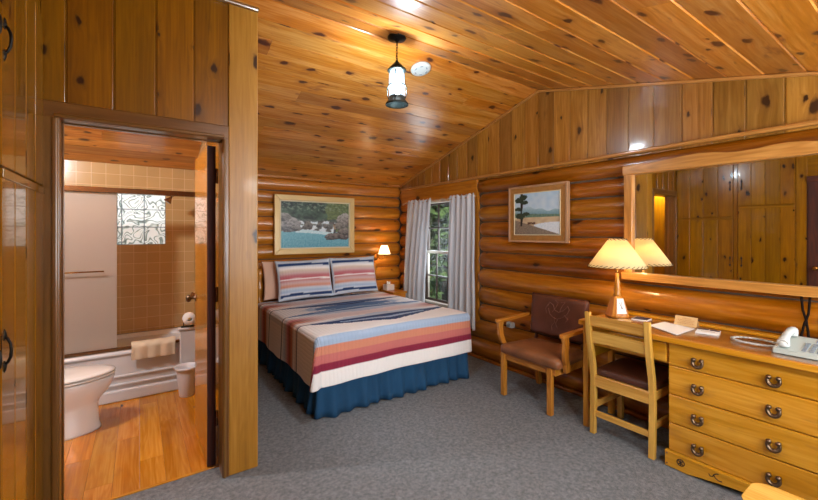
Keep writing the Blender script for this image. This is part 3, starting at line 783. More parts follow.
# bathroom globe light
t = thing('bathroom_light', 'warm round globe light on the bathroom side wall, seen through the doorway in the mirror', 'lamp', (-1.15, 3.07, 2.33))
g = G(); g.lathe([(.06, 0), (.06, .02), (.02, .03), (.02, .06)], (-1.158, 3.07, 2.33), 20, 'x'); obj('back_plate', g, 'brass', t)
g = G(); g.sphere((-1.04, 3.07, 2.33), .065); obj('globe', g, 'bulb_b', t)

# ================================================================= BED
BX_0, BX_1, BY0, BY1, MZ = 1.10, 2.70, 2.795, 4.63, .615
bed = thing('bed', 'queen bed with a gathered navy bed skirt under the striped quilt', 'bed', ((BX_0+BX_1)/2, (BY0+BY1)/2, 0))
g = G(); g.box((BX_0+.05, BY0+.05, .36), (BX_1-.05, BY1-.03, MZ-.012), .05, 'y', seg=4); obj('mattress', g, 'mattress', bed)
g = G(); g.box((BX_0+.06, BY0+.06, .14), (BX_1-.06, BY1-.03, .358), .015, 'y'); obj('box_spring', g, 'mattress', bed)
for x_ in (BX_0+.15, BX_1-.15):
    for y_ in (BY0+.2, BY1-.15):
        g = G(); g.lathe([(.02, .002), (.022, .02), (.03, .139)], (x_, y_, 0), 12); obj('leg', g, 'iron', bed)
# gathered skirt
g = G(); path = []
def arc(cx_, cy_, a0, a1, r_, n=8): return [(cx_+r_*math.cos(a0+(a1-a0)*k/n), cy_+r_*math.sin(a0+(a1-a0)*k/n)) for k in range(n+1)]
c = .03
cor = [(BX_0+.01, BY1-.04)] + arc(BX_0+.01+c, BY0+.0+c, PI, 1.5*PI, c) + arc(BX_1-.01-c, BY0+c, 1.5*PI, 2*PI, c) + [(BX_1-.01, BY1-.04)]
pts = []; L = 0
for (x0_, y0_), (x1_, y1_) in zip(cor, cor[1:]):
    d = math.hypot(x1_-x0_, y1_-y0_); n = max(1, int(d/.012))
    for k in range(n):
        f_ = k/n; pts.append((x0_+(x1_-x0_)*f_, y0_+(y1_-y0_)*f_, (y1_-y0_)/d if d else 0, -(x1_-x0_)/d if d else 0, L+d*f_))
    L += d
pts.append((cor[-1][0], cor[-1][1], 1, 0, L))
def sk(i, j):
    p = pts[min(int(round(i*(len(pts)-1))), len(pts)-1)]; z_ = .004+.40*(1-j); nx, ny = -p[2]*-1, -p[3]*-1
    nx, ny = p[2], p[3]
    cxm, cym = (BX_0+BX_1)/2, (BY0+BY1)/2
    if nx*(p[0]-cxm)+ny*(p[1]-cym) < 0: nx, ny = -nx, -ny
    s_ = p[4]; a = (.019*math.sin(s_*50+4*noise.noise(V((s_*3, 0, 0))))+.013*math.sin(s_*23+1.2)+.012*noise.noise(V((s_*9, 3, 0))))*(.08+.92*j**1.4)
    o_ = a + .036*j-.022
    return (p[0]+nx*o_, p[1]+ny*o_, z_ + (.006*math.sin(s_*9)+.006 if j == 1 else 0))
g.grid(len(pts)-1, 8, sk)
o = obj('bed_skirt', g, 'skirt', bed); md = o.modifiers.new('s', 'SOLIDIFY'); md.thickness = .003
# headboard
hb = G()
for x_ in (1.15, 2.66):
    hb.lathe([(.03, .004), (.034, .05), (.036, .6), (.045, .63), (.03, .66), (.05, .74), (.052, .8), (.03, .86), (.048, .92), (.05, .97), (.03, 1.0), (.012, 1.01)], (x_, 4.68, 0), 16)
for z_ in (.55, .78, .95): hb.tube([(1.12, 4.68, z_), (2.70, 4.68, z_)], .024, 10)
obj('headboard', hb, 'logb', bed)

# quilt
def mixc(a, b, t): return tuple(x+(y-x)*t for x, y in zip(a, b))
C = {k: lin(v) for k, v in dict(cream='f7f1ec', sky='a3b7cf', orange='d58a6c', salmon='c4606a', rose='c4757a', maroon='8c1f3c', navy='18396a', dkline='1e2340', blue='4b719f', pale='c9d0da', dusty='d3b4ae', rust='bd8574', tan='d8c3b0', brown='9c5a48').items()}
def grad(stops, t):
    for (a, ca), (b, cb) in zip(stops, stops[1:]):
        if t <= b: return mixc(C[ca], C[cb], 0 if b == a else max(0, (t-a)/(b-a)))
    return C[stops[-1][1]]
XC = 1.93
def quiltc(x, y):
    """x across the bed (metres), y along it; colours woven into the quilt"""
    d = BY0 - y                      # >0 beyond the foot edge
    if d > -.035:
        if d < .052: return C['sky']
        if d < .115: return C['orange']
        if d < .185: return mixc(C['orange'], C['salmon'], .65)
        if d < .245: return C['maroon']
        return C['cream']
    ax = abs(x-XC)
    col = C['cream']
    for lo, hi in ((3.23, 3.60), (4.08, 4.43)):
        if lo < y < hi:
            t = (y-lo)/(hi-lo)
            strong = grad([(0, 'dusty'), (.12, 'cream'), (.24, 'dusty'), (.3, 'orange'), (.5, 'brown'), (.62, 'rose'), (.74, 'dusty'), (.86, 'pale'), (1, 'cream')], t)
            col = grad([(0, 'dusty'), (.12, 'cream'), (.24, 'dusty'), (.3, 'orange'), (.5, 'rust'), (.62, 'rose'), (.74, 'dusty'), (.86, 'pale'), (1, 'cream')], t)
            if int(t*26) % 3 == 0: col = mixc(col, C['cream'], .45)
            col = mixc(mixc(col, C['pale'] if int(t*17) % 2 else C['cream'], .55), strong, min(1, max(0, (ax-.52)/.25)))
    if 3.62 < y < 4.05:
        col = mixc(C['cream'], C['pale'], .5 if ax < .9 else 0)
    if 4.45 < y < 4.6: col = C['dusty'] if y < 4.52 else C['pale']
    # serrated bands in the middle, growing in steps
    for yl, w, sgn, core, halo in ((3.215, .72, -1, 'navy', 'sky'), (3.62, .78, 1, 'blue', 'sky'), (4.03, .72, -1, 'navy', 'blue'), (4.45, .55, 1, 'navy', 'pale')):
        st = .085
        if ax < w:
            q = (w-ax)/st; k = math.floor(q); fr = q-k
            th = .025+.030*k + (.045*(fr) if True else 0)
            th *= (.55 if yl != 3.215 else .85)
            s_ = (y-yl)*sgn
            off = .0 if yl != 3.215 else .02*k
            if -.012 < s_ < th:
                if s_ > th*.35 and s_ < th*.6 and k >= 3: return C[halo]
                return C[core]
            if -.03-.012*k < s_ <= -.012: col = mixc(col, C['sky'], .75)
        if abs(y-yl) < .009: return C['dkline'] if ax > w*.9 else C[core]
    if 3.70 < y < 3.95 and ax < .62-abs(y-3.82)*1.5: 
        k = math.floor((.62-ax)/.09); col = C['sky'] if k % 2 else C['pale']
        if abs(y-3.82) < .03+.012*k and k > 1: col = C['blue']
    return col
QD = .40
W_ = BX_1-BX_0+.02; QX0 = BX_0-.01; QY1 = 4.58
rnd_ = .045
def fold(e):
    """overhang length e -> (outward, down) with a rounded edge"""
    if e <= 0: return 0, 0
    a = min(e/rnd_, PI/2)
    o_, d_ = rnd_*math.sin(a), rnd_*(1-math.cos(a))
    rest = e-rnd_*PI/2
    if rest > 0: d_ += rest; o_ += rest*.028
    return o_, d_
def qpos(s_, t_):
    """s across from the left inner edge, t from the foot inner edge (both may be negative = hanging)"""
    a = max(-s_, s_-W_, 0); b = max(-t_, 0); left = s_ < 0
    x = QX0+min(max(s_, 0), W_); y = BY0-.01+max(t_, 0)
    sx = -1 if left else 1
    z = MZ+.012+.004*noise.noise(V((s_*4, t_*4, 0)))+.007*math.sin(PI*min(max(s_/W_, 0), 1))
    if a > 0 and b > 0:
        m_ = max(a, b); o_, d_ = fold(m_); ang = math.atan2(b, a)
        ear = (.085 if left else .01)*max(0, (m_-.05)/QD)*math.sin(2*ang)**2
        dx = math.cos(ang); dy = math.sin(ang); 
        rr = o_+ear
        x += sx*(dx*rr) ; y -= dy*rr; z -= d_
        x -= sx*0; y += 0
    elif a > 0:
        o_, d_ = fold(a); w = .010*math.sin(t_*7+1)+.006*math.sin(t_*17)
        x += sx*(o_+w*d_/QD); z -= d_
    elif b > 0:
        o_, d_ = fold(b); w = .008*math.sin(s_*6+.4)+.004*math.sin(s_*15)
        y -= o_+w*d_/QD; z -= d_
    return (x, y, z)
IN = rnd_
W_ -= 2*IN; QX0 += IN
YIN = IN
def qmap(u, v):
    D = QD-.02+IN*(PI/2-1)+.0
    s_ = -D+u*(W_+2*D); t_ = -D+v*((QY1-BY0-YIN)+D)
    # left hem hangs a little lower towards the foot
    return s_, t_
def qp(u, v):
    s_, t_ = qmap(u, v); p = qpos(s_, t_); return (p[0], p[1]+YIN, p[2])
def qc(u, v):
    s_, t_ = qmap(u, v); return quiltc(QX0+s_, BY0+YIN+t_)
g = G(); g.grid(250, 260, qp, qc, lambda u, v: qmap(u, v))
o = obj('quilt', g, 'quilt', None, 'serape striped quilt with blue zigzag bands spread over the bed', 'quilt'); md = o.modifiers.new('s', 'SOLIDIFY'); md.thickness = .010; md.offset = -1

# pillows
def pillow(name, label, cx_, cz_, cy_, w, h, d, tilt, mat, colf=None, group=None, roll=0):
    g = G()
    def pf(side):
        def f(u, v):
            a, b = 2*u-1, 2*v-1
            prof = max(0, (1-abs(a)**2.6))**.5*max(0, (1-abs(b)**2.6))**.5
            pin = 1-.055*(1-abs(a)**2)*abs(b)**3; pin2 = 1-.055*(1-abs(b)**2)*abs(a)**3
            return (a*w/2*pin2, side*d/2*prof+.004*noise.noise(V((a*3, b*3, side)))*prof, b*h/2*pin)
        return f
    uvf = lambda u, v: (u*w, v*h)
    g.grid(44, 40, pf(-1), colf, uvf); g.grid(44, 40, pf(1), colf, uvf)
    bmesh.ops.remove_doubles(g.bm, verts=g.bm.verts[:], dist=.0008)
    m = Matrix.Translation((cx_, cy_, cz_)) @ Matrix.Rotation(math.radians(roll), 4, 'Y') @ Matrix.Rotation(math.radians(-tilt), 4, 'X')
    bmesh.ops.transform(g.bm, matrix=m, verts=g.bm.verts[:])
    return obj(name, g, mat, None, label, 'pillow', group)
def shamc(u, v):
    v = 1-v
    if u < .025 or u > .975: return C['pale']
    v += .012*math.sin(u*5)
    if v < .10: return C['pale']
    if v < .165: return C['navy']
    return grad([(.165, 'pale'), (.24, 'cream'), (.30, 'tan'), (.36, 'dusty'), (.42, 'rose'), (.485, 'salmon'), (.49, 'cream'), (.515, 'cream'), (.52, 'rose'), (.60, 'dusty'), (.68, 'orange'), (.73, 'pale'), (.8, 'sky'), (.84, 'pale')], v) if v < .86 else (C['navy'] if v < .93 else C['pale'])
pillow('pillow', 'striped serape pillow on the left, in front of the peach pillow', 1.61, .875, 4.44, .675, .47, .13, 14, 'sham', shamc, 'striped pillows on the bed', roll=-1.0)
pillow('pillow', 'striped serape pillow on the right, nearest the wall lamp', 2.255, .885, 4.445, .64, .47, .13, 14, 'sham', shamc, 'striped pillows on the bed', roll=-.5)
pillow('pillow', 'plain peach pillow whose end shows left of the striped pillows', 1.50, .87, 4.585, .68, .45, .07, 12, 'peach')

# nightstand + tissue box
t = thing('nightstand', 'small pine nightstand in the corner between the bed and the curtain', 'nightstand', (2.92, 4.55, 0))
g = G(); g.box((2.80, 4.36, .592), (3.02, 4.70, .622), .006, 'x'); obj('tabletop', g, 'night', t)
g = G(); g.box((2.81, 4.38, .07), (3.01, 4.69, .59), .004, 'z'); obj('body', g, 'night', t)
g = G(); g.box((2.825, 4.365, .43), (3.0, 4.381, .57), .004, 'x'); d = obj('drawer', g, 'night', t)
g = G(); g.lathe([(.006, 0), (.006, -.012), (.014, -.02), (.001, -.026)], (2.925, 4.365, .5), 12, 'y'); obj('knob', g, 'bronze', d)
for x_ in (2.83, 2.99):
    for y_ in (4.40, 4.67): g = G(); g.box((x_-.018, y_-.018, .002), (x_+.018, y_+.018, .07), .003, 'z'); obj('leg', g, 'night', t)
t = thing('tissue_box', 'white tissue box on the nightstand below the wall lamp', 'tissue box', (2.86, 4.58, .624))
g = G(); g.box((2.80, 4.53, .624), (2.92, 4.64, .70), .004); obj('box', g, 'tissue_box', t)
g = G()
g.grid(8, 6, lambda u, v: (2.83+.06*u, 4.585+.012*math.sin(u*9)*(.3+v), .701+v*(.035+.012*math.sin(u*7)))); o = obj('tissue', g, 'paper', t); md = o.modifiers.new('s', 'SOLIDIFY'); md.thickness = .002

# sconce
t = thing('wall_sconce', 'lit brass swing arm wall lamp with a small shade above the nightstand', 'lamp', (2.80, YB-.08, 1.12))
SX, SY, SZ = 2.80, YB-.20, 1.185
g = G(); g.lathe([(.045, 0), (.045, -.012), (.03, -.02)], (2.74, YB-.055, 1.08), 20, 'y'); obj('back_plate', g, 'brass', t)
g = G(); g.tube([(2.74, YB-.07, 1.08), (2.74, YB-.13, 1.07), (2.76, YB-.18, 1.06), (SX, SY, 1.07), (SX, SY, 1.12)], .007, 8); g.lathe([(.012, 1.10), (.016, 1.12), (.014, 1.15)], (SX, SY, 0), 12); obj('arm', g, 'brass', t)
g = G(); g.lathe([(.085, SZ-.06), (.045, SZ+.06)], (SX, SY, 0), 28, cap=False); o = obj('lamp_shade', g, 'shade2', t); md = o.modifiers.new('s', 'SOLIDIFY'); md.thickness = .0015
g = G(); g.sphere((SX, SY, SZ-.01), .022); obj('bulb', g, 'bulb_w', t)

# ================================================================= PICTURES
def nse(x, y, s=0): return noise.noise(V((x, y, s)))*.5+.5
def fbm(x, y, s=0, o=4):
    a, f, t = .5, 1, 0
    for k in range(o): t += a*noise.noise(V((x*f, y*f, s+k*7))); a *= .55; f *= 2.1
    return t
def waterfall(u, v):
    """river tumbling over boulders into a turquoise pool, dark trees above"""
    f_ = lambda a, b, t: mixc(lin(a), lin(b), min(max(t, 0), 1))
    n = fbm(u*7, v*7)+.5; n2 = fbm(u*22, v*22, 3)+.5; n3 = fbm(u*60, v*40, 5, 2)+.5
    uw, vw = u+.035*fbm(u*9, v*9, 11), v+.045*fbm(u*9, v*9, 12)
    # trees and far bank
    c = f_('1f2f2a', '55705a', n*1.3-.25+(n2-.5)*.8)
    if u > .62+.05*n: c = f_('47583a', '7d8c58', n2*1.2-.1)
    if v > .8 and n2 > .62: c = mixc(c, lin('8fa08a'), .5)
    if .46 < vw < .62: c = f_('34403d', '6f7a70', n2*1.4-.2)
    # terraces of white water between dark rocks
    if vw < .58 and .22 < uw < .78:
        band = math.sin(uw*34+1.5*math.sin(v*8))+.8*(n2-.5)*3
        c = f_('39393a', '7b7770', n2+.1)
        if band > -.1: c = f_('8fb0bf', 'f2f7f8', n3*.9+.25)
        if .49 < vw < .52: c = f_('46504f', '8b9089', n2)
    pool = .37+.03*math.sin(u*6)+.02*(n2-.5)
    if v < pool:
        d = v/pool
        c = f_('3b8ba3', '8cc7d0', .35+.5*(n3-.5)*2+.35*d)
        if .2 < u < .75 and d > .82: c = f_('a9d3dc', 'e9f3f4', n3)
    # boulders with lit tops and cracked faces
    for bx, by, rx, ry, top, low in ((.09, .50, .18, .16, 'b4b2ae', '5e6166'), (.04, .66, .10, .09, 'a7a69f', '565a5c'), (.22, .42, .07, .06, '9a9893', '4b4d50'), (.39, .48, .06, .09, '8e877d', '3d3b39'), (.53, .50, .035, .05, '8b857c', '3f3c3a'), (.64, .47, .045, .05, '97928a', '45423f'), (.93, .60, .13, .17, 'b5afa6', '6d6760'), (.83, .48, .08, .07, 'a09a90', '5b554e'), (.83, .25, .21, .075, '8d8078', '3a3432'), (.93, .35, .12, .08, '9a8d83', '4b433e'), (.74, .20, .10, .03, '6e645e', '35302e')):
        q = ((uw-bx)/rx)**2+((vw-by)/ry)**2
        if q < 1:
            c = f_(low, top, .5+(vw-by)/ry*.55+(n2-.5)*1.3)
            if abs(fbm(u*16, v*10, by*9)) < .035: c = mixc(c, lin('2c2b2c'), .55)
    # small standing figure on the rock
    if abs(u-.765-.01*math.sin(v*20)) < .016 and .31 < v < .50: c = lin('a08b70') if v > .40 else lin('4a4a50')
    if (u-.768)**2+((v-.515)*.7)**2 < .00022: c = lin('6b5340')
    return c
def meadow(u, v):
    n = nse(u*10, v*10, 7); n2 = nse(u*30, v*30, 9); f_ = lambda a, b, t: mixc(lin(a), lin(b), min(max(t, 0), 1))
    c = f_('9fc0d6', 'd3dde2', n*.7+(1-v)*.4)
    ridge = .60+.06*math.sin(u*5+1)+.05*(1-abs(u-.55)*2)+.02*math.sin(u*23)
    if v < ridge: c = f_('4c7f8e', 'a9c3cc', (v-.45)*4+n2*.3)
    if v < .52-.05*u: c = f_('47685c', '7b937a', n2)
    if v < .42: c = f_('b89a78', 'd9c6a0', n)
    if v < .30 and u > .45 and v < .30-.1*(u-.9)**2*3: c = f_('c4d3dc', 'e8edef', n2)
    if v < .24-.35*(u-.35): c = f_('6d6156', '9b8a74', n2)
    if .14 < u < .19+.01*math.sin(v*20) and v > .2: c = lin('2c241f')
    for bx, by, r_ in ((.12, .84, .12), (.24, .78, .08), (.2, .9, .1), (.08, .62, .08), (.14, .45, .12), (.27, .5, .08)):
        if ((u-bx)/r_)**2+((v-by)/(r_*.6))**2+(n2-.5)*1.4 < 1: c = f_('1f2c24', '3d4c38', n2)
    if .3 < u < .48 and .25 < v < .30 and n2 > .35: c = lin('5a3a2a')
    return c
# back wall painting (plane faces -Y)
t = thing('framed_painting', 'large gold framed river painting on the back wall above the bed', 'painting', (1.90, YB-.09, 1.147))
x0, x1, z0, z1 = 1.325, 2.385, 1.155, 1.885; yf = YB-.112
def framey(g, x0, x1, z0, z1, w, ya, yb, bev=.006):
    # mitred bars
    for poly in ([(x0, z0), (x1, z0), (x1-w, z0+w), (x0+w, z0+w)], [(x0, z1), (x0+w, z1-w), (x1-w, z1-w), (x1, z1)]): g.prism(poly, ya, yb, 'xz', 'x', bev)
    for poly in ([(x0, z0), (x0+w, z0+w), (x0+w, z1-w), (x0, z1)], [(x1, z0), (x1, z1), (x1-w, z1-w), (x1-w, z0+w)]): g.prism(poly, ya, yb, 'xz', 'z', bev)
g = G(); framey(g, x0, x1, z0, z1, .066, yf, YB-.07); obj('picture_frame', g, 'matt', t)
g = G(); framey(g, x0+.06, x1-.06, z0+.06, z1-.06, .022, yf+.010, YB-.075, .002); obj('liner', g, 'liner', t)
g = G(); a0, a1, b0, b1 = x0+.075, x1-.075, z0+.075, z1-.075
g.grid(170, 110, lambda u, v: (a0+(a1-a0)*u, yf+.020, b0+(b1-b0)*v), waterfall, smooth=False); o = obj('canvas', g, 'paint', t); md = o.modifiers.new('s', 'SOLIDIFY'); md.thickness = .004
# right wall painting (faces -X)
t = thing('framed_painting', 'smaller wood framed painting of a lakeside pine on the right log wall', 'painting', (XR-.07, 2.36, 1.327))
ya, yb, z0, z1 = 1.995, 2.655, 1.328, 1.878; xf = XR-.125
def framex(g, ya, yb, z0, z1, w, xa, xb, bev=.006):
    for poly in ([(ya, z0), (yb, z0), (yb-w, z0+w), (ya+w, z0+w)], [(ya, z1), (ya+w, z1-w), (yb-w, z1-w), (yb, z1)]): g.prism(poly, xa, xb, 'yz', 'y', bev)
    for poly in ([(ya, z0), (ya+w, z0+w), (ya+w, z1-w), (ya, z1)], [(yb, z0), (yb, z1), (yb-w, z1-w), (yb-w, z0+w)]): g.prism(poly, xa, xb, 'yz', 'z', bev)
g = G(); framex(g, ya, yb, z0, z1, .018, xf, XR-.075, .004); obj('picture_frame', g, 'framer', t)
g = G(); framex(g, ya+.014, yb-.014, z0+.014, z1-.014, .058, xf+.010, XR-.08, .003); obj('inner_frame', g, 'matr', t)
g = G(); framex(g, ya+.068, yb-.068, z0+.068, z1-.068, .008, xf+.004, XR-.08, .002); obj('liner', g, 'liner', t)
g = G(); a0, a1, b0, b1 = ya+.072, yb-.072, z0+.072, z1-.072
g.grid(110, 95, lambda u, v: (xf+.016, a1-(a1-a0)*u, b0+(b1-b0)*v), meadow, smooth=False); o = obj('canvas', g, 'paint', t); md = o.modifiers.new('s', 'SOLIDIFY'); md.thickness = .004

# ================================================================= CURTAINS
rod = thing('curtain_rod', 'wavy whitened curtain rod above the window', 'curtain rod', (XR-.12, 3.8, 1.83))
g = G(); g.tube([(XR-.115, 3.14+1.46*k/40, 1.832+.012*math.sin(k*.9)) for k in range(41)], .009, 8); obj('pole', g, 'rod', rod)
for y_ in (3.20, 4.52): g = G(); g.tube([(XR-.115, y_, 1.83), (XR-.06, y_, 1.84)], .006, 6); obj('bracket', g, 'rod', rod)
def curt(label, y0t, y1t, y0b, y1b, zb, seed, nf):
    g = G(); zt = 1.862
    def f(u, v):
        a = y0t+(y1t-y0t)*u; b = y0b+(y1b-y0b)*u; e = v**.8; y = a+(b-a)*e; z = zt+(zb-zt)*v
        amp = .010+.026*min(1, v*1.6)
        ph = u*nf*2*PI + 1.4*noise.noise(V((u*3, seed, v*.8)))
        x = XR-.128 + amp*math.sin(ph) + .012*noise.noise(V((u*7, v*2, seed))) - .02*v
        if v < .03: x -= .010*math.sin(u*nf*9)*(1-v/.03)*.5; z += .010*math.sin(u*nf*8)
        y += .012*math.cos(ph)*min(1, v*2)
        return (x, y, z)
    g.grid(120, 50, f, uvfn=lambda u, v: (u*(abs(y1t-y0t)*2.0), v))
    o = obj('curtain', g, 'curtain', None, label, 'curtain', 'pale curtains at the window'); md = o.modifiers.new('s', 'SOLIDIFY'); md.thickness = .002; return o
curt('pale grey curtain on the side of the window nearer the corner and nightstand', 4.44, 3.92, 4.56, 4.03, .30, 1, 5)
curt('pale grey curtain on the side of the window nearer the armchair', 3.56, 3.14, 3.58, 3.09, .335, 5, 5)

# ================================================================= MIRROR
mt = thing('wall_mirror', 'wide mirror in a wavy topped oak frame above the desk', 'mirror', (3.12, .7, 1.058))
MY0, MY1 = -.25, 1.51; xm = 3.125
g = G(); g.box((xm, MY0+.02, 1.10), (xm+.006, MY1-.03, 1.88)); obj('mirror_glass', g, 'mirror', mt)
g = G()
g.box((xm-.028, MY1-.062, 1.10), (xm+.018, MY1, 1.93), .006, 'z')
g.box((xm-.028, MY0, 1.10), (xm+.018, MY0+.06, 1.93), .006, 'z')
top = []; wav = [(1.515, 1.932), (1.45, 1.944), (1.30, 1.936), (1.208, 1.943), (1.10, 1.952), (1.017, 1.957), (.93, 1.948), (.86, 1.934), (.80, 1.927), (.72, 1.934), (.64, 1.944), (.577, 1.946), (.5, 1.938), (.461, 1.930), (.3, 1.925), (.15, 1.94), (0, 1.95), (-.25, 1.935)]
g.prism([(MY0-.005, 1.862), (MY1+.005, 1.866)] + wav, xm-.036, xm+.018, 'yz', 'y', .004)
g.box((xm-.042, MY0-.01, 1.058), (xm+.018, MY1+.012, 1.115), .005, 'y')
obj('mirror_frame', g, 'frameo', mt)

# ================================================================= DESK-DRESSER
TZD = .798; DF = 2.655; DB = 3.08; DY0, DY1, DK = -.42, 1.605, 1.028
t = thing('dresser_desk', 'honey pine desk and dresser unit with horseshoe pulls under the mirror', 'desk', (2.87, .6, 0))
g = G(); g.box((DF-.04, DY0-.02, TZD-.034), (DB+.02, DY1-.012, TZD-.004), .006, 'y', .3); obj('tabletop', g, 'desktop', t)
g = G(); g.box((DF-.043, DY0-.02, TZD-.04), (DF-.028, DY1-.012, TZD-.008), .004, 'y', .6); obj('front_edge', g, 'desk', t)
g = G(); g.box((DB-.03, DY0-.02, TZD-.0), (DB+.02, DY1+.0, TZD+.018), .005, 'y', .5); obj('back_rail', g, 'desk', t)
g = G(); g.box((DF-.036, DY0-.01, TZD-.003), (DB-.034, 1.50, TZD+.001), .001); obj('glass_top', g, 'glasstop', t)
g = G(); g.box((DF+.012, DK-.02, .0), (DB, DK-.0, TZD-.036), .002, 'z'); g.box((DF+.012, DY0, 0), (DB, DY0+.02, TZD-.036), .002, 'z'); g.box((DF+.016, DY0+.02, .1), (DF+.03, DK-.02, TZD-.036), 0, 'y'); g.box((DB-.02, DY0, 0), (DB, DK, TZD-.036), 0, 'y'); obj('carcass', g, 'desk', t)
g = G()
g.box((DF+.03, DY1-.045, .0), (DF+.075, DY1-.005, TZD-.036), .004, 'z'); obj('leg', g, 'desk', t)
g = G(); g.box((DB-.05, DY1-.045, .0), (DB-.01, DY1-.005, TZD-.036), .004, 'z'); obj('leg', g, 'desk', t)
g = G(); g.box((DF+.035, DY1-.035, .50), (DB-.02, DY1-.015, TZD-.04), .003, 'x'); obj('side_panel', g, 'desk', t)
g = G(); g.box((DF+.02, DK, .615), (DF+.04, DY1-.03, TZD-.036), .003, 'y', .2); obj('apron', g, 'desk', t)
def pull(y, z, parent):
    g = G(); pts = []; rad = []
    for k in range(15):
        a = math.radians(-215+250*k/14); rx, rz = .023, .025
        pts.append((DF-.018-.006*math.sin(PI*k/14), y+rx*math.cos(a), z+rz*math.sin(a))); rad.append(.0095+.0025*math.sin(PI*k/14))
    g.tube(pts, rad, 8, flat=.75)
    for e in (0, -1):
        p = pts[e]; g.tube([(DF+.0, p[1], p[2]), (p[0]-.003, p[1], p[2])], .0062, 8); g.sphere((p[0]-.002, p[1], p[2]), .0125, 8, 6)
    return obj('pull', g, 'bronze', parent)
g = G(); g.box((DF-.0, DK+.012, .625), (DF+.022, 1.39, .742), .005, 'y', .5); dr = obj('drawer', g, 'desk', t); pull(1.2, .68, dr)
dz = [(.756, .616), (.610, .442), (.436, .268), (.262, .098)]
for k, (h, l_) in enumerate(dz):
    g = G(); g.box((DF, DY0+.01, l_+.001), (DF+.018, DK-.002, h), .004, 'y', (.2, .75, .5, .05)[k]); dr = obj('drawer', g, 'desk', t)
    zc = (.67, .517, .342, .170)[k]
    pull(.872, zc, dr); pull(.546, zc, dr); pull(-.2, zc, dr)
# scalloped plinth
g = G(); poly = [(DK+.012, .096), (DK+.012, .004), (DK-.10, .004)]
for k in range(1, 16):
    f_ = k/16; y_ = DK-.10-(DK-.10-(DY0+.12))*f_; poly.append((y_, .004+.045*min(1, 3*min(f_, 1-f_))**1.0+(.008*math.sin(f_*9))))
poly += [(DY0+.12, .004), (DY0, .004), (DY0, .096)]
g.prism(poly, DF-.020, DF+.016, 'yz', 'y', .004); kb = obj('plinth', g, 'desk', t)
g = G(); cy_, cz_ = .955, .056
g.tube([(DF-.0205, cy_+.019*math.cos(2*PI*k/20), cz_+.019*math.sin(2*PI*k/20)) for k in range(20)], .0025, 6, closed=True)
for a in (45, 135): a = math.radians(a); g.tube([(DF-.0205, cy_-.015*math.cos(a), cz_-.015*math.sin(a)), (DF-.0205, cy_+.015*math.cos(a), cz_+.015*math.sin(a))], .003, 6)
g.tube([(DF-.0205, cy_, cz_-.018), (DF-.0205, cy_, cz_+.018)], .002, 6)
obj('brand_mark', g, 'burn', kb)
g = G()
g.tube([(DF-.0205, .79+.028, .062), (DF-.0205, .79+.020, .052), (DF-.0205, .79+.008, .056), (DF-.0205, .79+.004, .068), (DF-.0205, .79-.008, .078), (DF-.0205, .79-.018, .080)], .0026, 6)
g.tube([(DF-.0205, .79+.004, .066), (DF-.0205, .79-.004, .052), (DF-.0205, .79-.018, .044), (DF-.0205, .79-.034, .046)], .0026, 6)
obj('brand_mark', g, 'burn', kb)
for y_, z_ in ((DK, .082), (DK, .022)): g = G(); g.sphere((DF-.020, y_, z_), .005, 8, 6); obj('screw', g, 'bronze', kb)

# things on the desk
TP = TZD+.001
# lamp
LX, LY = 2.92, 1.47
t = thing('table_lamp', 'lit table lamp with laced parchment shade and tapered wooden base on the desk', 'lamp', (LX, LY, TP))
g = G(); rot = math.radians(57)
def sq(h, z, ch=.18):
    rg = []
    for k in range(4):
        a = rot+k*PI/2
        for s_ in (-1, 1):
            b = a+s_*(PI/4-ch); rg.append((LX+h*math.cos(b), LY+h*math.sin(b), z))
    return rg
g.loft([sq(.080, TP+.001), sq(.082, TP+.006), sq(.082, TP+.014)], smooth=False); g.loft([sq(.075, TP+.014), sq(.073, TP+.03), sq(.042, TP+.140), sq(.026, TP+.152)], smooth=False, r=.9)
g.lathe([(.022, TP+.15), (.026, TP+.165), (.019, TP+.18), (.025, TP+.20), (.018, TP+.225), (.022, TP+.25), (.014, TP+.27), (.011, TP+.32)], (LX, LY, 0), 14)
obj('lamp_base', g, 'armw', t)
# pale branded plaque on the face towards the room
n_ = V((math.cos(rot+PI), math.sin(rot+PI), 0)); n_ = V((-.94, -.34, 0)).normalized()
def facept(a, h):    # a across, h height 0..1 up the tapered face whose normal points to the room
    k = min(range(4), key=lambda i: (V((math.cos(rot+i*PI/2), math.sin(rot+i*PI/2), 0))-V((-.545, -.839, 0))).length)
    nn = V((math.cos(rot+k*PI/2), math.sin(rot+k*PI/2), 0)); tt = V((-nn.y, nn.x, 0))
    rad = (.073+(.042-.073)*h)*math.cos(PI/4-.18)
    return V((LX, LY, TP+.03+.11*h)) + nn*(rad+.0016) + tt*a*(.044-.018*h)*1.0
g = G(); g.quad([facept(-.8, 0), facept(.8, 0), facept(.85, .97), facept(-.85, .97)], 'z'); o = obj('plaque', g, 'paper', t); md = o.modifiers.new('s', 'SOLIDIFY'); md.thickness = .002; md.offset = 0
g = G()
P_ = lambda a, h: facept(a, h)+V((-.545, -.839, 0))*.0012
g.tube([P_(-.3, .72), P_(-.05, .5), P_(.25, .30)], .0013, 5); g.tube([P_(.25, .75), P_(0, .5), P_(.3, .3)], .0013, 5); g.tube([P_(-.05, .5), P_(.05, .42), P_(.0, .3)], .0013, 5); obj('brand_mark', g, 'burn', t)
ST, SBt = 1.375, 1.168
g = G(); g.lathe([(.198, SBt), (.058, ST)], (LX, LY, 0), 48, cap=False); sh = obj('lamp_shade', g, 'shade', t); md = sh.modifiers.new('s', 'SOLIDIFY'); md.thickness = .0015
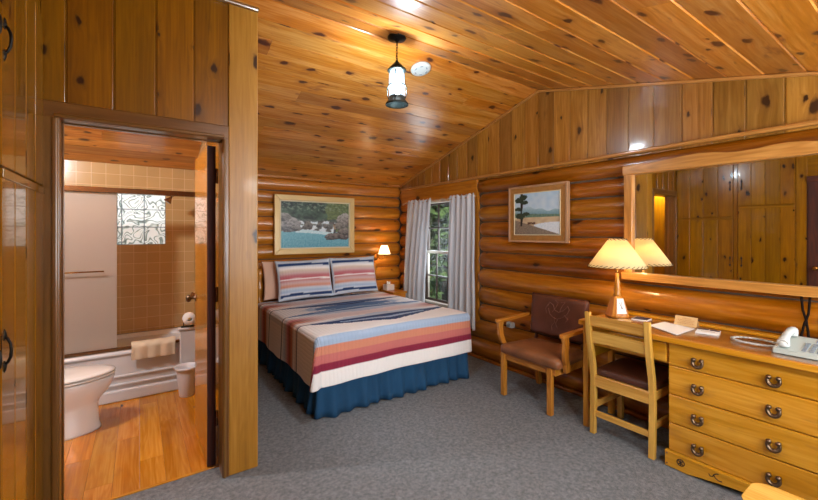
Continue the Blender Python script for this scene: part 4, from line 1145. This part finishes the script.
for R_, z_, n in ((.198, SBt, 34), (.058, ST, 14)):
    g = G()
    for k in range(n):
        a = 2*PI*k/n; b = a+2*PI/n*.8; dz_ = .014 if R_ > .1 else -.010; r2 = R_-.01 if R_ > .1 else R_+.007
        g.tube([(LX+(R_+.002)*math.cos(a), LY+(R_+.002)*math.sin(a), z_-.001*(1 if dz_ > 0 else -1)), (LX+(r2+.003)*math.cos(b), LY+(r2+.003)*math.sin(b), z_+dz_)], .0021, 5)
    obj('lacing', g, 'burn', sh)
g = G(); g.sphere((LX, LY, 1.24), .03); g.lathe([(.012, 1.16), (.014, 1.21)], (LX, LY, 0), 10); obj('bulb', g, 'bulb_w', t)
g = G(); g.tube([(LX, LY, TP+.3), (LX, LY, 1.165)], .006, 8)
for k in range(3): a = 2*PI*k/3; g.tube([(LX, LY, ST-.012), (LX+.058*math.cos(a), LY+.058*math.sin(a), ST-.004)], .0015, 5)
g.tube([(LX+.034, LY, 1.165), (LX+.036, LY, 1.30), (LX, LY, ST-.012)], .0015, 5); g.tube([(LX+.034, LY, 1.165), (LX, LY, 1.16)], .0015, 5)
obj('harp', g, 'brass', t)

# paper, tent card, brochures, booklet
g = G(); g.prism([(2.80, 1.20), (2.672, .99), (2.94, .985), (2.995, 1.185)], TP+.0005, TP+.003, 'xy'); obj('paper_sheet', g, 'paper', None, 'white sheet of paper on the desk in front of the tan tent card', 'paper')
t = thing('tent_card', 'tan folded tent card on the desk beneath the mirror', 'card', (3.0, 1.05, TP))
a, b, h = .990, 1.118, .062
g = G(); g.quad([(2.975, a, TP+.001), (2.975, b, TP+.001), (3.0, b, TP+h), (3.0, a, TP+h)], 'y'); g.quad([(3.0, a, TP+h), (3.0, b, TP+h), (3.028, b, TP+.001), (3.028, a, TP+.001)], 'y'); bmesh.ops.remove_doubles(g.bm, verts=g.bm.verts[:], dist=.0001)
o = obj('card', g, 'papert', t); md = o.modifiers.new('s', 'SOLIDIFY'); md.thickness = .0015
g = G()
for k, (n, w) in enumerate(((.80, .5), (.62, .8), (.46, .7), (.30, .78))):
    f0 = .5-w/2
    for j in range(int(w*9)):
        y_ = a+.128*(f0+j/9+.02); g.box((2.9735+.025*n-.0012, y_, TP+h*n-.002), (2.9735+.025*n, y_+.009, TP+h*n+.001))
obj('lettering', g, 'armw', t)
def flatbox(name, label, cat, c, lx, ly, rot_, h, mat, z=TP, top=None):
    t = thing(name, label, cat, (c[0], c[1], z)) if top else None
    m = Matrix.Translation((c[0], c[1], z)) @ Matrix.Rotation(math.radians(rot_), 4, 'Z')
    g = G(); g.box((-lx/2, -ly/2, .0005), (lx/2, ly/2, h), .0005, 'x', mat=m)
    if not top: return obj(name, g, mat, None, label, cat)
    obj('cover', g, mat, t); g = G()
    for (x0_, y0_, x1_, y1_) in top[0]: g.box((lx*x0_, ly*y0_, h), (lx*x1_, ly*y1_, h+.0006), 0, 'x', mat=m)
    obj('print', g, top[1], t); return t
flatbox('brochure', 'white brochure with a dark printed band beside the tent card', 'brochure', (2.905, .905), .135, .115, 12, .008, 'paper', top=([(.16, -.48, .46, -.05), (.2, .0, .46, .47), (-.1, -.3, -.05, .3)], 'navyink'))
flatbox('notebook', 'dark navy booklet on the desk behind the wooden chair back', 'booklet', (2.955, 1.315), .11, .10, 8, .007, 'paper', top=([(-.45, -.45, .45, .45)], 'navyink'))
flatbox('coaster', 'flat tan pad on the desk beside the lamp base', 'pad', (2.80, 1.36), .10, .08, 20, .005, 'papert')

# telephone
PX, PY = 2.90, .36
t = thing('telephone', 'ivory corded desk telephone on the right of the desk', 'telephone', (PX, PY, TP))
g = G()   # wedge body: low at the room side, high at the wall side
bx0, bx1, by0, by1 = 2.70, 2.965, .23, .565
g.prism([(bx0, TP+.002), (bx1, TP+.002), (bx1, TP+.055), (bx1-.04, TP+.060), (bx0, TP+.024)], by0, by1, 'xz', 'x', .006, seg=2); obj('body', g, 'plastic', t)
def slope(x): return TP+.024+(x-bx0)*(.036/(bx1-.04-bx0))
g = G()
for i in range(5):
    for j in range(4):
        x_ = bx0+.028+i*.026; y_ = .452-j*.027
        m = Matrix.Translation((x_, y_, slope(x_))) @ Matrix.Rotation(-math.atan(.036/(bx1-.04-bx0)), 4, 'Y')
        g.box((-.008, -.0085, -.002), (.008, .0085, .006), .002, 'x', mat=m)
obj('keys', g, 'plastic_g', t)
g = G(); m = Matrix.Translation((bx0+.19, .345, slope(bx0+.19))) @ Matrix.Rotation(-math.atan(.036/(bx1-.04-bx0)), 4, 'Y')
g.box((-.026, -.09, -.002), (.022, .085, .003), .002, 'y', mat=m); obj('display', g, 'lcd', t)
g = G()
hy_ = .528; hp = []; hr = []
for k in range(17):
    f_ = k/16; x_ = bx0+.012+.215*f_; z_ = slope(x_)+.026+.018*math.sin(PI*f_); hp.append((x_, hy_+.0*f_, z_)); hr.append(.021 if f_ < .25 or f_ > .75 else .017)
g.tube(hp, hr, 12, flat=1.15)
for x_ in (bx0+.03, bx0+.205): g.lathe([(.022, -.012), (.026, -.004), (.026, .014), (.02, .022)], (x_, hy_, slope(x_)+.018), 16)
obj('handset', g, 'plastic_w', t)
g = G(); pts = []
for k in range(161):
    f_ = k/160
    a = f_*2*PI*1.9
    
    px_ = 2.85-.075*math.cos(a+.5)-.02*f_; py_ = .665+.105*math.sin(a+.5)*(1-.1*f_)
    if f_ > .9: q = (f_-.9)/.1; px_ = px_*(1-q)+(bx0+.02)*q; py_ = py_*(1-q)+.54*q
    pts.append((px_+.004*math.cos(k*1.9), py_+.004*math.sin(k*1.9), TP+.008+.005*f_+(.02*max(0, f_-.93)/.07)))
g.tube(pts, .0058, 6); obj('cord', g, 'plastic_w', t)
g = G()
g.tube([(3.105, .525, 1.06), (3.108, .52, .98), (3.105, .505, .92), (3.10, .497, .86), (3.07, .49, TP+.024)], .006, 6); g.tube([(3.105, .490, 1.06), (3.110, .497, .96), (3.10, .512, .90), (3.09, .522, .84), (3.07, .52, TP+.024)], .006, 6)
obj('cable', g, 'wire', None, 'pair of dark cables hanging from the mirror ledge behind the telephone', 'cable')

# ================================================================= ARMCHAIR (faces the room, -X)
AY0, AY1 = 1.745, 2.335; AXF, AXB = 2.60, 3.07
t = thing('armchair', 'brown leather armchair with oak arms between the window and desk', 'armchair', (2.84, 2.07, 0))
def leg(p0, p1, w=.042, nm='leg', par=t, mat='armw'): g = G(); g.beam(p0, p1, w, w, .006, up=(0, 1, 0)); return obj(nm, g, mat, par)
leg((AXF+.025, AY0+.09, .001), (AXF+.025, AY0+.09, .375)); leg((AXF+.025, AY1-.035, .001), (AXF+.025, AY1-.035, .375))
leg((AXB+.03, AY0+.05, .001), (AXB-.04, AY0+.05, .40)); leg((AXB+.03, AY1-.05, .001), (AXB-.04, AY1-.05, .40))
g = G(); g.box((AXF+.02, AY0+.04, .315), (AXB-.03, AY1-.04, .375), .004, 'y'); obj('seat_rail', g, 'armw', t)
g = G()   # padded seat, waterfall front, wider in front
def seatring(ins, z, fy=0):
    rg = []; pts = [(AXF-.005+ins, AY0-.0+ins), (AXF-.005+ins, AY1-ins), (AXB-.02-ins, AY1-.04-ins), (AXB-.02-ins, AY0+.04+ins)]
    n = 4; r_ = .05
    out_ = []
    for k in range(4):
        p0, p1, p2 = V((*pts[k-1], 0)), V((*pts[k], 0)), V((*pts[(k+1) % 4], 0)); a = (p0-p1).normalized()*r_; b = (p2-p1).normalized()*r_
        for j in range(n+1):
            f_ = j/n; q = (p1+a)*(1-f_)**2+p1*2*f_*(1-f_)+(p1+b)*f_**2; out_.append((q.x, q.y, z))
    return out_
def dome(ins, z):
    rg = seatring(ins, z); return rg
g.loft([dome(.012, .372), dome(.0, .38), dome(.0, .425), dome(.008, .440), dome(.035, .452), dome(.10, .458), dome(.18, .460)], axis='x'); obj('seat', g, 'leather', t)
g = G()   # back cushion tilted
def backf(side):
    def f(u, v):
        a, b = 2*u-1, 2*v-1; w = (.275+.010*b); th = .028*max(0, (1-abs(a)**8))**.5*max(0, (1-abs(b)**8))**.5
        y = 2.04+w*a; z = .505+.355*v; x = 3.005+.055*v - .010*(1-a*a) + side*th
        return (x+.012*abs(a)**2*(-1), y, z)
    return f
g.grid(26, 20, backf(-1)); g.grid(26, 20, backf(1)); bmesh.ops.remove_doubles(g.bm, verts=g.bm.verts[:], dist=.0006); bk = obj('backrest', g, 'leatherb', t)
g = G()   # tooled figure in the leather
def bp(a, v): p = backf(-1)(.5+a/2, v); return (p[0]-.0005, p[1], p[2])
strokes = [[(.32, .72), (.25, .83), (.12, .78), (.05, .66), (-.1, .62), (-.25, .68), (-.38, .80), (-.45, .72), (-.38, .6), (-.25, .52)], [(.28, .68), (.22, .55), (.10, .48), (-.05, .45), (-.2, .5)], [(.30, .78), (.38, .66), (.34, .54)], [(.05, .48), (.02, .36), (.12, .26), (.08, .16)], [(-.08, .45), (-.02, .34), (-.1, .24)], [(-.12, .62), (-.18, .76), (-.28, .88), (-.15, .86)], [(.14, .60), (.02, .72), (-.05, .84), (.06, .90)], [(-.3, .58), (-.42, .5), (-.36, .4)]]
for s_ in strokes:
    pts = []
    for (a, b), (c_, d_) in zip(s_, s_[1:]):
        for k in range(4): f_ = k/4; pts.append(bp(a+(c_-a)*f_, b+(d_-b)*f_))
    pts.append(bp(*s_[-1])); g.tube(pts, .0030, 5, flat=.6)
obj('tooled_figure', g, 'tool', bk)
for y_ in (AY0+.065, AY1-.065): g = G(); g.beam((AXB-.055, y_, .37), (AXB+.0, y_, .62), .03, .022, .005, up=(0, 1, 0)); obj('back_post', g, 'leatherd', t)
for sgn, y_ in ((-1, AY0-.030), (1, AY1+.016)):
    g = G()    # flat arm, rounded front
    P0 = [(AXF+.005, -.026), (AXF-.015, -.016), (AXF-.02, 0), (AXF-.015, .016), (AXF+.005, .026), (AXF+.2, .022), (AXB-.035, .017), (AXB-.035, -.017), (AXF+.2, -.022)]
    g.prism([(a, b) for a, b in P0], .0, .026, fn=lambda a, b, h: (a, y_+b, .628+(a-AXF)*.035+h), bev=.005)
    ar = obj('armrest', g, 'armw', t)
    g = G()    # curved support rising from the seat side
    c_ = [(AXF+.10, .345), (AXF+.085, .41), (AXF+.055, .46), (AXF+.038, .52), (AXF+.038, .58), (AXF+.034, .632)]
    rings = []
    for i, (a, z) in enumerate(c_):
        w = .026 if i < len(c_)-1 else .034; h = .013
        yo = y_-sgn*(.026, .020, .010, .0, -.006, 0)[i]
        rings.append([(a-w, yo-h, z), (a+w, yo-h, z), (a+w, yo+h, z), (a-w, yo+h, z)])
    g.loft(rings, smooth=False); obj('arm_support', g, 'armw', t)
# wall outlet
t = thing('wall_outlet', 'small pale outlet box with a plug on the log wall beside the armchair', 'outlet', (XR-.10, 2.66, .47))
g = G(); g.box((XR-.105, 2.625, .445), (XR-.055, 2.70, .50), .006, 'y'); obj('box', g, 'plastic_w', t)
g = G(); g.box((XR-.125, 2.645, .455), (XR-.104, 2.675, .485), .005, 'y'); obj('plug', g, 'plastic_g', t)

# ================================================================= WOODEN DESK CHAIR (back towards us, faces the desk, +X)
CY0, CY1, CX = 1.115, 1.50, 2.65
t = thing('desk_chair', 'slatted golden wood chair with a brown seat pushed in at the desk', 'chair', (2.85, 1.31, 0))
def post(y_, ny):
    g = G(); cs = [(CX-.072, .868), (CX-.067, .80), (CX-.044, .65), (CX-.008, .50), (CX+.004, .40), (CX+.004, .25), (CX-.004, .001)]
    rings = []
    for x_, z_ in cs:
        w = .018; d_ = .017 if z_ < .8 else .014; rings.append([(x_-d_, y_-w, z_), (x_+d_, y_-w, z_), (x_+d_, y_+w, z_), (x_-d_, y_+w, z_)])
    g.loft(rings, smooth=False); bmesh.ops.bevel(g.bm, geom=g.bm.edges[:], offset=.003, segments=1, affect='EDGES'); g._uv(g.bm.faces[:], 'z', .4); return obj('leg', g, 'chairw', t)
post(CY0, 0); post(CY1, 0)
for z0_, z1_, xo in ((.775, .845, -.062), (.655, .735, -.042)):
    g = G()
    n = 10; rings = []
    for k in range(n+1):
        f_ = k/n; y_ = CY0+.010+(CY1-CY0-.02)*f_; bow = -.014*math.sin(PI*f_)*-1; x0_ = CX+xo+bow
        rings.append([(x0_-.008, y_, z0_), (x0_+.008, y_, z0_), (x0_+.008-.012, y_, z1_), (x0_-.008-.012, y_, z1_)])
    g.loft(rings, axis='y', smooth=False); obj('back_slat', g, 'chairw', t)
g = G(); g.box((CX-.010, CY0+.01, .335), (CX+.012, CY1-.01, .415), .003, 'y'); obj('seat_rail', g, 'chairw', t)
g = G(); g.box((CX+.38, CY0+.0, .36), (CX+.40, CY1-.0, .415), .003, 'y'); obj('seat_rail', g, 'chairw', t)
for y_ in (CY0, CY1):
    g = G(); g.box((CX+.01, y_-.010, .36), (CX+.39, y_+.010, .415), .003, 'x'); obj('side_rail', g, 'chairw', t)
    g = G(); g.box((CX+.0, y_-.009, .175), (CX+.37, y_+.009, .215), .003, 'x'); obj('stretcher', g, 'chairw', t)
    g = G(); g.box((CX+.365, y_-.018, .001), (CX+.40, y_+.018, .41), .003, 'z'); obj('leg', g, 'chairw', t)
g = G(); g.box((CX-.008, CY0+.01, .125), (CX+.010, CY1-.01, .165), .003, 'y'); obj('stretcher', g, 'chairw', t)
g = G()
def sr(ins, z): return [(CX+.012+ins, CY0-.005+ins, z), (CX+.012+ins, CY1+.005-ins, z), (CX+.42-ins, CY1+.02-ins, z), (CX+.42-ins, CY0-.02+ins, z)]
g.loft([sr(.0, .4175), sr(-.0, .445), sr(.012, .456), sr(.05, .460)], axis='x', smooth=False); bmesh.ops.bevel(g.bm, geom=g.bm.edges[:], offset=.004, segments=2, affect='EDGES'); obj('seat', g, 'leatherd', t)

# low bench whose rounded corner shows at the bottom edge of the view
t = thing('bench', 'low pale wood bench with a rounded top corner in front of the dresser', 'bench', (1.87, .2, 0))
def rrect(x0, y0, x1, y1, r_, n=14): return arc(x0+r_, y0+r_, PI, 1.5*PI, r_, n)+arc(x1-r_, y0+r_, 1.5*PI, 2*PI, r_, n)+arc(x1-r_, y1-r_, 0, .5*PI, r_, n)+arc(x0+r_, y1-r_, .5*PI, PI, r_, n)
g = G(); g.prism(rrect(1.87, -.42, 2.09, .49, .06), .375, .40, 'xy', 'y', .006, seg=2); obj('seat_top', g, 'chairw', t)
for x_ in (1.885, 2.055):
    for y_ in (-.36, .42): g = G(); g.box((x_-.018, y_-.018, .001), (x_+.018, y_+.018, .374), .003, 'z'); obj('leg', g, 'chairw', t)

# ================================================================= CEILING FITTINGS
PXl, PYl = 1.455, 2.225
t = thing('pendant_lantern', 'lit black iron lantern hanging on a chain from the ceiling ridge', 'lantern', (PXl, PYl, cz(PYl)))
zc_ = cz(PYl)-.002
g = G(); g.lathe([(.062, zc_), (.066, zc_-.008), (.058, zc_-.018), (.02, zc_-.024), (.008, zc_-.036)], (PXl, PYl, 0), 28); obj('ceiling_canopy', g, 'iron', t)
g = G(); z = zc_-.036; k = 0
while z > 2.604:
    pts = []
    for j in range(12):
        a = 2*PI*j/12; u_ = .007*math.cos(a); w_ = .012*math.sin(a); pts.append((PXl+(u_ if k % 2 else 0), PYl+(0 if k % 2 else u_), z-.011+w_))
    g.tube(pts, .0023, 5, closed=True); z -= .019; k += 1
obj('chain', g, 'iron', t)
g = G(); g.lathe([(.006, 2.610), (.009, 2.602), (.012, 2.594), (.034, 2.572), (.064, 2.540), (.066, 2.532), (.05, 2.530)], (PXl, PYl, 0), 28); obj('cap', g, 'irong', t)
g = G(); g.lathe([(.046, 2.530), (.054, 2.502), (.056, 2.422), (.054, 2.372), (.048, 2.347)], (PXl, PYl, 0), 28, cap=False); o = obj('glass_chimney', g, 'lampglass', t); md = o.modifiers.new('s', 'SOLIDIFY'); md.thickness = .002
g = G()
for k in range(4):
    a = PI/4+k*PI/2; pp = []
    for (r_, z_) in ((.045, 2.530), (.052, 2.492), (.055, 2.442), (.066, 2.412), (.068, 2.372), (.056, 2.337)): pp.append((PXl+r_*math.cos(a), PYl+r_*math.sin(a), z_))
    g.tube(pp, .0035, 6)
g.tube([(PXl+.056*math.cos(2*PI*k/28), PYl+.056*math.sin(2*PI*k/28), 2.432) for k in range(28)], .003, 5, closed=True)
obj('cage', g, 'irong', t)
g = G(); g.lathe([(.052, 2.357), (.056, 2.350), (.058, 2.332), (.078, 2.307), (.080, 2.298), (.076, 2.296), (.074, 2.304), (.053, 2.332), (.052, 2.357)], (PXl, PYl, 0), 28, cap=False); obj('base_ring', g, 'irong', t)
g = G(); g.lathe([(.004, 2.512), (.024, 2.492), (.027, 2.432), (.018, 2.382), (.012, 2.362)], (PXl, PYl, 0), 16); obj('bulb', g, 'bulb_c', t)
t = thing('fill_ceiling_light', 'added round ceiling light for room fill, unseen near the front wall', 'lamp', (1.2, -.2, cz(-.2)))  # unseen fixture, added to brighten the room
g = G(); g.lathe([(.13, cz(-.2)+.01), (.13, cz(-.2)-.03), (.12, cz(-.2)-.04)], (1.2, -.2, 0), 28); obj('rim', g, 'brass', t)
g = G(); g.lathe([(.118, cz(-.2)-.035), (.11, cz(-.2)-.06), (.06, cz(-.2)-.085), (.001, cz(-.2)-.09)], (1.2, -.2, 0), 28); obj('diffuser', g, 'plastic_w', t)
# smoke detector, flat against the rear slope
t = thing('smoke_detector', 'round white smoke detector on the ceiling beside the lantern', 'smoke detector', (1.87, 2.51, cz(2.51)))
m = Matrix.Translation((1.87, 2.51, cz(2.51)-.001)) @ Matrix.Rotation(-math.atan(SB), 4, 'X')
g = G(); g.lathe([(.082, 0), (.084, -.008), (.080, -.018), (.066, -.024), (.02, -.026), (.001, -.026)], (0, 0, 0), 32); bmesh.ops.transform(g.bm, matrix=m, verts=g.bm.verts[:]); obj('housing', g, 'plastic_w', t)
for k in range(6):
    g = G(); a = 2*PI*k/6; mm = m @ Matrix.Rotation(a, 4, 'Z') @ Matrix.Translation((.05, 0, -.0235)); g.box((-.004, -.011, -.004), (.004, .011, .002), .001, 'y', mat=mm); obj('vent', g, 'plastic_g', t)

# ================================================================= OUTSIDE
g = G(); g.box((XR+.3, -6, -.8), (40, 22, -.5)); struct('ground', g, 'grass')
def tree(x, y, h, r_, label, leafm, seed):
    t = thing('tree', label, 'tree', (x, y, -.5), 'trees outside the window')
    g = G(); g.tube([(x, y, -.5), (x+.05, y, h*.4), (x, y+.05, h*.9)], [.14, .10, .03], 10); obj('trunk', g, 'bark', t)
    g = G(); random.seed(seed)
    for k in range(420):
        f_ = random.random()**.8; z = -.1+f_*(h+.3); rr = r_*(1-f_*.8)*(.35+.65*random.random()); a = random.uniform(0, 2*PI)
        c_ = V((x+rr*math.cos(a), y+rr*math.sin(a), z)); s_ = random.uniform(.12, .30)*(r_/1.4)
        for j in range(5):
            d_ = V((random.uniform(-1, 1), random.uniform(-1, 1), random.uniform(-.6, .4))).normalized(); e = d_.orthogonal().normalized()*s_*.35
            g.prism([(0, 0), (1, .5), (2, 0), (1, -.5)], 0, .01, fn=lambda a_, b_, h_: tuple(c_+d_*s_*a_*.8+e*b_*2+V((0, 0, h_)) ))
    obj('foliage', g, leafm, t)
tree(6.5, 7.6, 3.6, 1.25, 'nearest dark spruce outside, behind the left panes of the window', 'leaf', 3)
tree(6.9, 11.0, 5.2, 1.1, 'dark spruce outside, farther back on the corner side of the window', 'leaf', 5)
tree(9.9, 11.4, 6.5, 1.5, 'tall spruce outside in the middle distance beyond the window', 'leaf2', 8)
tree(9.2, 7.4, 5.0, 1.3, 'spruce outside mostly hidden by the curtain nearer the armchair', 'leaf', 11)
tree(13.5, 17.5, 8.5, 2.2, 'tallest and farthest spruce beyond the window', 'leaf', 12)
random.seed(5)

# ================================================================= LIGHT
w = bpy.data.worlds.new('World'); SC.world = w; w.use_nodes = True
nt = w.node_tree; bg = nt.nodes['Background']; sky = nt.nodes.new('ShaderNodeTexSky'); sky.sky_type = 'HOSEK_WILKIE'; sky.turbidity = 4; sky.sun_direction = (-.3, -.6, .7)
nt.links.new(sky.outputs[0], bg.inputs[0]); bg.inputs[1].default_value = .6
def light(name, typ, loc, e, col, size=.1, rot=None, sy=None, spread=None):
    l = bpy.data.lights.new(name, typ); l.energy = e; l.color = col
    if typ == 'AREA':
        l.size = size
        if sy: l.shape = 'RECTANGLE'; l.size_y = sy
    else: l.shadow_soft_size = size
    o = bpy.data.objects.new(name, l); COL.objects.link(o); o.location = loc
    if rot: o.rotation_euler = rot
    return o
WARM = (1, .72, .42); COOL = (.74, .88, 1.0); DAY = (.88, .95, 1.0)
light('fill_front', 'AREA', ((FX0+FX1)/2, YF-.10, (FZ0+FZ1)/2), 48, DAY, FX1-FX0, (math.radians(90), 0, 0), FZ1-FZ0)  # fill lamp behind the added front window
light('lantern_light', 'POINT', (PXl, PYl, 2.43), 80, COOL, .045)
light('fill_ceiling_source', 'POINT', (1.2, -.2, 2.02), 34, (.9, .95, 1), .12)  # fill lamp under the added ceiling fixture
light('table_lamp_light', 'POINT', (LX, LY, 1.24), 6, WARM, .035)
light('sconce_light', 'POINT', (SX, SY, SZ+.0), 5, WARM, .025)
light('bathroom_light_source', 'POINT', (-.93, 3.07, 2.30), 60, (.86, .92, 1), .07)
light('daylight_side', 'AREA', (XR+.25, (WY0+WY1)/2, 1.2), 12, (.85, .94, 1), .7, (0, math.radians(90), 0), 1.3)

sl = bpy.data.lights.new('sun', 'SUN'); sl.energy = 2.2; sl.angle = .02; so = bpy.data.objects.new('sun', sl); COL.objects.link(so)
so.rotation_euler = V((1, .05, -1.05)).to_track_quat('-Z', 'Y').to_euler(); so.location = (-4, 0, 9)
# ================================================================= CAMERA
F_PX, HY, YAW, H = 386.5, 232.8, .6104, 1.42
cam = bpy.data.cameras.new('Camera'); co = bpy.data.objects.new('Camera', cam); COL.objects.link(co)
co.location = (0, 0, H); co.rotation_euler = (PI/2, 0, -YAW)
cam.sensor_fit = 'HORIZONTAL'; cam.sensor_width = 36; cam.lens = 36*F_PX/818
cam.shift_x = 0; cam.shift_y = -(250-HY)/818
cam.clip_start = .02
SC.camera = co
vs = SC.view_settings; vs.view_transform = 'Standard'; vs.look = 'None'; vs.exposure = .95; vs.gamma = 1; vs.use_curve_mapping = False
